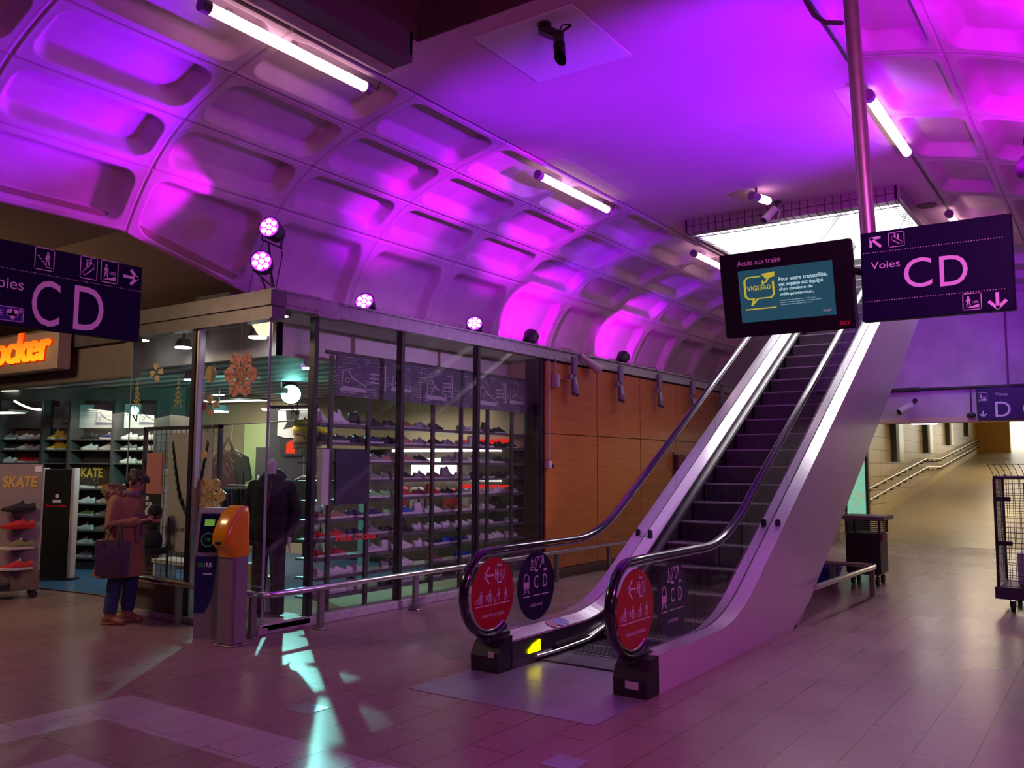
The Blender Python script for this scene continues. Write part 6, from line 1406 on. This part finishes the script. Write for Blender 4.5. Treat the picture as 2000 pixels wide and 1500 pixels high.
# small sign on the back wall
t = thing('direction_sign', 'smaller navy sign reading Voies D C on the wall above the ramp', 'sign', (-1.7, 19.12, 2.52))
part(B().bbox(-2.275,-0.75,19.08,19.18,2.52,3.145,0.006,1), 'panel', mat('navy_sign_blue', (0.012,0.012,0.06), 0.45), t)
g = G(); seg_text(g, 'D', (-1.96,2.578), (-1.70,2.868)); seg_text(g, 'C', (-1.50,2.578), (-1.22,2.868)); seg_text(g, 'Voies', (-1.95,2.985), (-1.745,3.04)); g.sub(picto_ramp(), -2.245, 2.895, 0.155); g.sub(arrow(-90), -2.17, 2.635, 0.11)
part(g.on((0,19.08,0), (1,0,0), (0,0,1), (0,-1,0), 0.002, 0.003), 'lettering', white, t)
# information screen, tilted down
MO = Vector((-1.538, 4.97, 2.36)); t = thing('information_screen', 'black hanging monitor with teal display reading Acces aux trains', 'screen', tuple(MO)); t.rotation_euler = (math.radians(12), 0, 0)
Wm, Hm = 0.742, 0.495
B().bbox(-Wm/2,Wm/2,0.0,0.09,0,Hm,0.006,2).build('casing', mat('monitor_black', (0.006,0.005,0.008), 0.35), t)
def ml(px, py):   # pixel -> local coordinates on the tilted face
    d = Vector((px-1000, py-750, 1700.0)); r = Vector((_x.dot(d), _y.dot(d), _up.dot(d)))
    n = Vector((0,-math.cos(math.radians(12)),-math.sin(math.radians(12)))); c = Vector((0,0,1.6)); k = (MO-c).dot(n)/r.dot(n); q = c+r*k-MO
    return (q.x, q.dot(Vector((0,-math.sin(math.radians(12)),math.cos(math.radians(12))))))
s0, s2 = ml(1441,529), ml(1633,613); s1, s3 = ml(1626,509), ml(1450,632); sx0, sx1 = (s0[0]+s3[0])/2, (s1[0]+s2[0])/2; sz0, sz1 = (s2[1]+s3[1])/2, (s0[1]+s1[1])/2
B().box(sx0,sx1,-0.002,0.0,sz0,sz1).build('display', emis('display_blue', (0.025,0.085,0.14), 0.8), t)
def SP(u, v): return (sx0+(sx1-sx0)*u, sz0+(sz1-sz0)*v)
yel2 = emis('display_yellow', (0.62,0.48,0.05), 0.9); wht2 = emis('display_white', (0.60,0.80,0.90), 0.85)
g = G(); w_, h_ = sx1-sx0, sz1-sz0
g.stroke([(0.24,0.86),(0.10,0.86),(0.065,0.80),(0.065,0.50),(0.10,0.44),(0.155,0.44)], 0.022).stroke([(0.155,0.44),(0.13,0.32),(0.20,0.44),(0.345,0.44),(0.375,0.50),(0.375,0.74)], 0.022)
g.stroke([(0.06,0.245),(0.385,0.245)], 0.022); g.poly([(0.255,0.90),(0.40,0.92),(0.395,0.83),(0.30,0.80)]).stroke([(0.33,0.82),(0.30,0.74),(0.27,0.73)], 0.02).stroke([(0.265,0.69),(0.265,0.77)], 0.02)
g.text('VIGI', 0.085, 0.60, 0.215, 0.69, bold=0.02).text('360', 0.225, 0.60, 0.345, 0.69)
g.move(lambda u, v: SP(u, v)); g.on((0,-0.002,0), (1,0,0), (0,0,1), (0,-1,0), 0.0005, 0.0008).build('yellow_logo', yel2, t)
g = G()
for i, (s_, x1) in enumerate((('Pour votre tranquillité,', 0.945), ('cet espace est équipé', 0.895), ("d'un système de", 0.785), ('vidéoprotection.', 0.79))):
    g.text(s_, 0.435, 0.725-0.098*i-(0.02 if s_[0] in 'Pcv' and i in (0,1) else 0), x1, 0.80-0.098*i, bold=0.018)
for i, (s_, x1) in enumerate((('En application des dispositions du Code de la', 0.80), ('sécurité intérieure. Vous disposez du droit d’accès', 0.86), ('aux enregistrements, adressez-vous à la gare', 0.77))): g.text(s_, 0.44, 0.345-0.04*i, x1, 0.368-0.04*i)
g.move(lambda u, v: SP(u, v)); g.on((0,-0.002,0), (1,0,0), (0,0,1), (0,-1,0), 0.0005, 0.0008).build('display_text', wht2, t)
g = G().text('SNCF', 0.87, 0.075, 0.955, 0.115, slant=0.3); g.move(lambda u, v: SP(u, v)); g.on((0,-0.002,0), (1,0,0), (0,0,1), (0,-1,0), 0.0005, 0.0008).build('display_mark', emis('display_pink', (0.7,0.35,0.55), 0.7), t)
a, c = ml(1440,520), ml(1524,503); g = G().text('Accès aux trains', a[0], a[1]-0.004, c[0], a[1]+0.028); g.on((0,0,0), (1,0,0), (0,0,1), (0,-1,0), 0.001, 0.001).build('title_lettering', mat('pale_pink_print', (0.60,0.50,0.58), 0.5), t)
G().text('SNCF', Wm/2-0.085, 0.022, Wm/2-0.025, 0.046, slant=0.3, bold=0.02).on((0,0,0), (1,0,0), (0,0,1), (0,-1,0), 0.001, 0.001).build('corner_mark', mat('mark_red', (0.60,0.02,0.04), 0.5), t)
B().tube([(0.28,0.09,0.30),(0.28,0.20,0.33),(0.40,0.17,0.30)], 0.02, 8).bbox(0.2,0.35,0.085,0.11,0.2,0.42,0.01,1).build('mount', black, t)
t = thing('steel_pole', 'round steel pole descending from the ceiling to the hanging signs', 'pole', (-1.10, 5.085, 2.45))
part(B().sweep([(-1.095,5.085,2.45),(-1.11,5.085,2.87),(-1.165,5.085,4.3),(-1.185,5.085,4.93)], 0.042, 0.042, (0,1,0), 20), 'pole', mat('pole_steel', (0.42,0.33,0.36), 0.36, 0.6, noise=0.2), t)
part(B().bbox(-1.13,-1.06,5.03,5.06,2.5,2.8,0.004,1), 'clamp', dark, t)
part(B().tube([at(1645,45,5.06), at(1612,44,5.1), at(1590,30,5.2), at(1572,0,5.5), at(1560,-40,6.0)], 0.014, 8), 'cable', mat('violet_cable', (0.10,0.03,0.12), 0.5), t)

# ceiling hatches and beige patches
struct(B().prism([(-4.15,5.36),(-3.22,5.36),(-3.22,6.34),(-4.15,6.34)], 'z', 5.040, 5.051), 'ceiling_hatch', mat('hatch_paint', (0.66,0.64,0.66), 0.7))
patch = mat('beige_patch', (0.62,0.52,0.44), 0.85)
struct(B().prism([(-5.22,8.05),(-5.02,8.12),(-4.97,8.35),(-5.0,9.6),(-5.02,9.78),(-5.22,9.6)], 'z', 5.046, 5.051).prism([(-2.02,8.0),(-1.79,8.0),(-1.79,9.8),(-1.95,9.75),(-2.05,9.4)], 'z', 5.046, 5.051), 'ceiling_patch', patch)
# cameras
def cctv(base, body0, body1, label, m, r=0.045):
    t = thing('security_camera', label, 'security camera', base)
    part(B().tube([base, ((base[0]+body0[0])/2, base[1], base[2]-0.05), body0], 0.012, 8).cyl(base, (base[0],base[1],base[2]+0.012) if base[2] > 4 else (base[0],base[1]+0.012,base[2]), 0.05, n=14), 'bracket', dark, t)
    part(B().cyl(body0, body1, r, n=16), 'housing', m, t); d = (Vector(body1)-Vector(body0)).normalized()
    part(B().cyl(tuple(Vector(body1)-d*.002), tuple(Vector(body1)+d*0.006), r*0.8, n=16), 'lens', black, t); return t
t = cctv((-3.53,11.08,5.035), (-3.56,11.06,4.95), (-3.66,10.92,4.78), 'white security camera with cable loop before the opening', whitep, 0.05)
part(B().tube([(-3.56,11.06,4.95),(-3.47,11.0,4.90),(-3.50,10.96,4.74),(-3.60,10.93,4.76),(-3.60,10.98,4.88)], 0.013, 8), 'cable', whitep, t)
cctv((-3.40,19.18,2.95), (-3.45,19.05,2.84), (-3.64,18.82,2.70), 'white security camera on the wall above the ramp mouth', whitep, 0.075)
t = thing('wall_bell', 'round dark bell on a thin pipe left of the small sign', 'bell', (-2.38,19.15,2.6))
part(B().sph((-2.38,19.10,2.62), 0.085,0.06,0.06), 'bell', dark, t); part(B().cyl((-2.38,19.13,2.62),(-2.38,19.13,3.17),0.012,n=8), 'pipe', dark, t)
t = thing('ceiling_projector', 'dark jointed spot projector hanging from the violet ceiling hatch', 'spotlight', (-3.52,5.5,5.04))
pj = mat('projector_bronze', (0.055,0.035,0.045), 0.3, 0.7)
part(B().cyl((-3.54,5.48,5.02),(-3.54,5.48,5.045),0.055,n=18), 'base', pj, t)
part(B().cyl((-3.55,5.48,4.99),(-3.37,5.42,4.86),0.048,n=18).cyl((-3.54,5.48,4.97),(-3.54,5.48,5.02),0.02,n=8), 'ballast', pj, t)
part(B().cyl((-3.40,5.42,4.87),(-3.26,5.42,4.92),0.010,n=8).tube([(-3.38,5.42,4.87),(-3.33,5.40,4.93),(-3.27,5.42,4.93)], 0.006, 6), 'joint', pj, t)
b = B().cyl((-3.37,5.42,4.86),(-3.33,5.36,4.75),0.040,0.046,18); rings = []
for k0, (z, dz) in enumerate(((4.75, 0.0), (4.68, -0.07))):
    rings.append([(-3.33+0.046*math.cos(a)+k0*0.01, 5.36+0.046*math.sin(a), z+dz*(0.5+0.5*math.sin(a))) for a in [2*PI*k/18 for k in range(18)]])
b.loft(rings, cap=False); part(b, 'snoot', pj, t)
for i, (x, y) in enumerate(((-5.05,12.37), (-1.95,12.34))):
    t = thing('ceiling_grille', 'round dark grille in the ceiling, %s of the opening' % ('left','right')[i], 'vent', (x,y,5.04)); part(B().cyl((x,y,5.035),(x,y,5.05),0.12,n=24), 'grille', mat('grille_dark', (0.10,0.07,0.08), 0.6), t)

# ================================================================ BIN TROLLEY, BARRIER, BLUE TUB, ROLL CAGE
t = thing('rubbish_bin', 'black wheeled litter bin with flat grey top beyond the escalator', 'bin', (-2.95, 12.85, 0))
bk = mat('bin_black', (0.012,0.010,0.012), 0.4)
part(B().bbox(-3.19,-2.74,12.62,13.1,0.14,0.70,0.02,2), 'body', bk, t)
b = B()
for x in (-3.19,-2.76):
    for y in (12.62,13.07): b.box(x,x+0.03,y,y+0.03,0.70,0.88)
for k in range(6): b.box(-3.19,-2.73,12.625,12.635,0.715+k*0.025,0.725+k*0.025).box(-3.19,-2.73,13.08,13.09,0.715+k*0.025,0.725+k*0.025).box(-2.742,-2.734,12.63,13.09,0.715+k*0.025,0.725+k*0.025)
part(b, 'slatted_collar', bk, t)
part(B().bbox(-3.24,-2.66,12.56,13.14,0.88,0.935,0.01,2), 'lid', mat('bin_lid', (0.22,0.16,0.20), 0.35, 0.3), t)
part(B().bbox(-2.74,-2.725,12.72,12.98,0.58,0.69,0.003,1), 'side_sticker', mat('sticker_pink', (0.35,0.06,0.16), 0.5), t)
for x in (-3.12,-2.80):
    for y in (12.70,13.02): part(B().cyl((x-.02,y,0.06),(x+.02,y,0.06),0.06,n=14).cyl((x,y,0.06),(x,y,0.14),0.015,n=8), 'castor', black, t)
t = thing('barrier_rail', 'low steel barrier rail round the space under the escalator', 'rail', (-2.65, 10.5, 0))
part(B().tube([(-2.66,9.30,0.36),(-2.60,11.60,0.36),(-2.62,11.72,0.36),(-2.72,11.75,0.36),(-3.9,11.80,0.36)], 0.030, 10), 'rail', mat('rail_steel'), t)
for (x, y) in ((-2.64,11.66), (-3.15,11.78)): part(B().bbox(x-.03,x+.03,y-.03,y+.03,0,0.34,0.004,1), 'post', pm, t)
t = thing('blue_tub', 'blue plastic tub on the floor under the escalator', 'tub', (-3.45,12.35,0)); b = B(); rings = []
for z, s_ in ((0.01,0.8),(0.02,0.86),(0.22,1.0),(0.25,1.04),(0.25,0.96),(0.05,0.82)):
    rings.append([(-3.50+0.30*s_*math.copysign(abs(math.cos(a))**.4,math.cos(a)), 12.35+0.20*s_*math.copysign(abs(math.sin(a))**.4,math.sin(a)), z) for a in [2*PI*k/32+.01 for k in range(32)]])
part(b.loft(rings), 'tub', mat('blue_plastic', (0.02,0.04,0.30), 0.4), t)
t = thing('roll_cage', 'wire mesh roll cage trolley with violet sheet at the right edge', 'trolley', (-0.85, 11.85, 0))
cg = mat('cage_metal', (0.09,0.05,0.10), 0.4, 0.5)
cx0, cx1, cy0, cy1 = -1.22, -0.48, 11.4, 12.28
for x in (cx0, cx1):
    for y in (cy0, cy1): part(B().tube([(x,y,0.22),(x,y,1.47),(x+(0.03 if x < -.8 else -.03),y,1.51)], 0.016, 8), 'corner_post', cg, t)
part(B().bbox(cx0-.02,cx1+.02,cy0-.02,cy1+.02,0.20,0.25,0.008,1).box(cx0,cx1,cy0,cy0+.03,0.12,0.20).box(cx0,cx0+.03,cy0,cy1,0.12,0.20).box(cx0-.03,cx0+.25,cy0-.06,cy0-.03,0.13,0.26), 'base', cg, t)
def meshpanel(x0, y0, x1, y1, nx, nz, nm):
    b = B()
    for i in range(nx+1):
        u = i/nx; x = x0+(x1-x0)*u; y = y0+(y1-y0)*u; b.box(x-.003,x+.003,y-.003,y+.003,0.26,1.48)
    for i in range(nz+1):
        z = 0.27+1.2*i/nz; b.tube([(x0,y0,z),(x1,y1,z)], 0.003, 4)
    b.tube([(x0,y0,1.49),(x1,y1,1.49)], 0.014, 8); part(b, nm, cg, t)
meshpanel(cx0,cy0,cx1,cy0,12,20,'front_mesh'); meshpanel(cx0,cy0,cx0,cy1,11,20,'side_mesh'); meshpanel(cx1,cy0,cx1,cy1,11,20,'side_mesh'); meshpanel(cx0,cy1,cx1,cy1,12,20,'back_mesh')
b = B()
for i in range(13):
    x = cx0+0.74*i/12; b.tube([(x,cy0+.02,1.50),(x-0.02,cy0-.06,1.58),(x-0.05,cy0-.10,1.64)], 0.004, 5)
b.tube([(cx0-.05,cy0-.10,1.64),(cx1-.05,cy0-.10,1.64)], 0.005, 5).tube([(cx0+.12,cy0-.1,1.64),(cx0+.12,cy0-.1,1.70),(cx0+.18,cy0-.1,1.70),(cx0+.18,cy0-.1,1.64)], 0.004, 5); part(b, 'wire_rim', cg, t)
part(B().box(-0.98,-0.55,12.0,12.02,0.85,1.42), 'violet_sheet', mat('violet_sheet', (0.10,0.02,0.22), 0.5), t)
for z in (0.72,1.22): part(B().bbox(cx0+.0,cx0+.16,cy0+.0,cy0+.02,z,z+.05,0.004,1), 'latch', black, t)
for x in (-1.08,-0.62):
    for y in (11.38,12.15):
        part(B().cyl((x-.022,y,0.055),(x+.022,y,0.055),0.055,n=16).prism([(y-.04,0.14),(y+.04,0.14),(y+.015,0.04),(y-.015,0.04)], 'x', x-.03, x-.024).prism([(y-.04,0.14),(y+.04,0.14),(y+.015,0.04),(y-.015,0.04)], 'x', x+.024, x+.03), 'castor', black, t)
t = thing('stock_box', 'white carton standing low inside the roll cage', 'box', (-0.8,11.95,0.26)); part(B().bbox(-1.05,-0.56,11.7,12.0,0.26,0.62,0.006,1), 'carton', mat('white_carton', (0.75,0.72,0.70), 0.7), t)
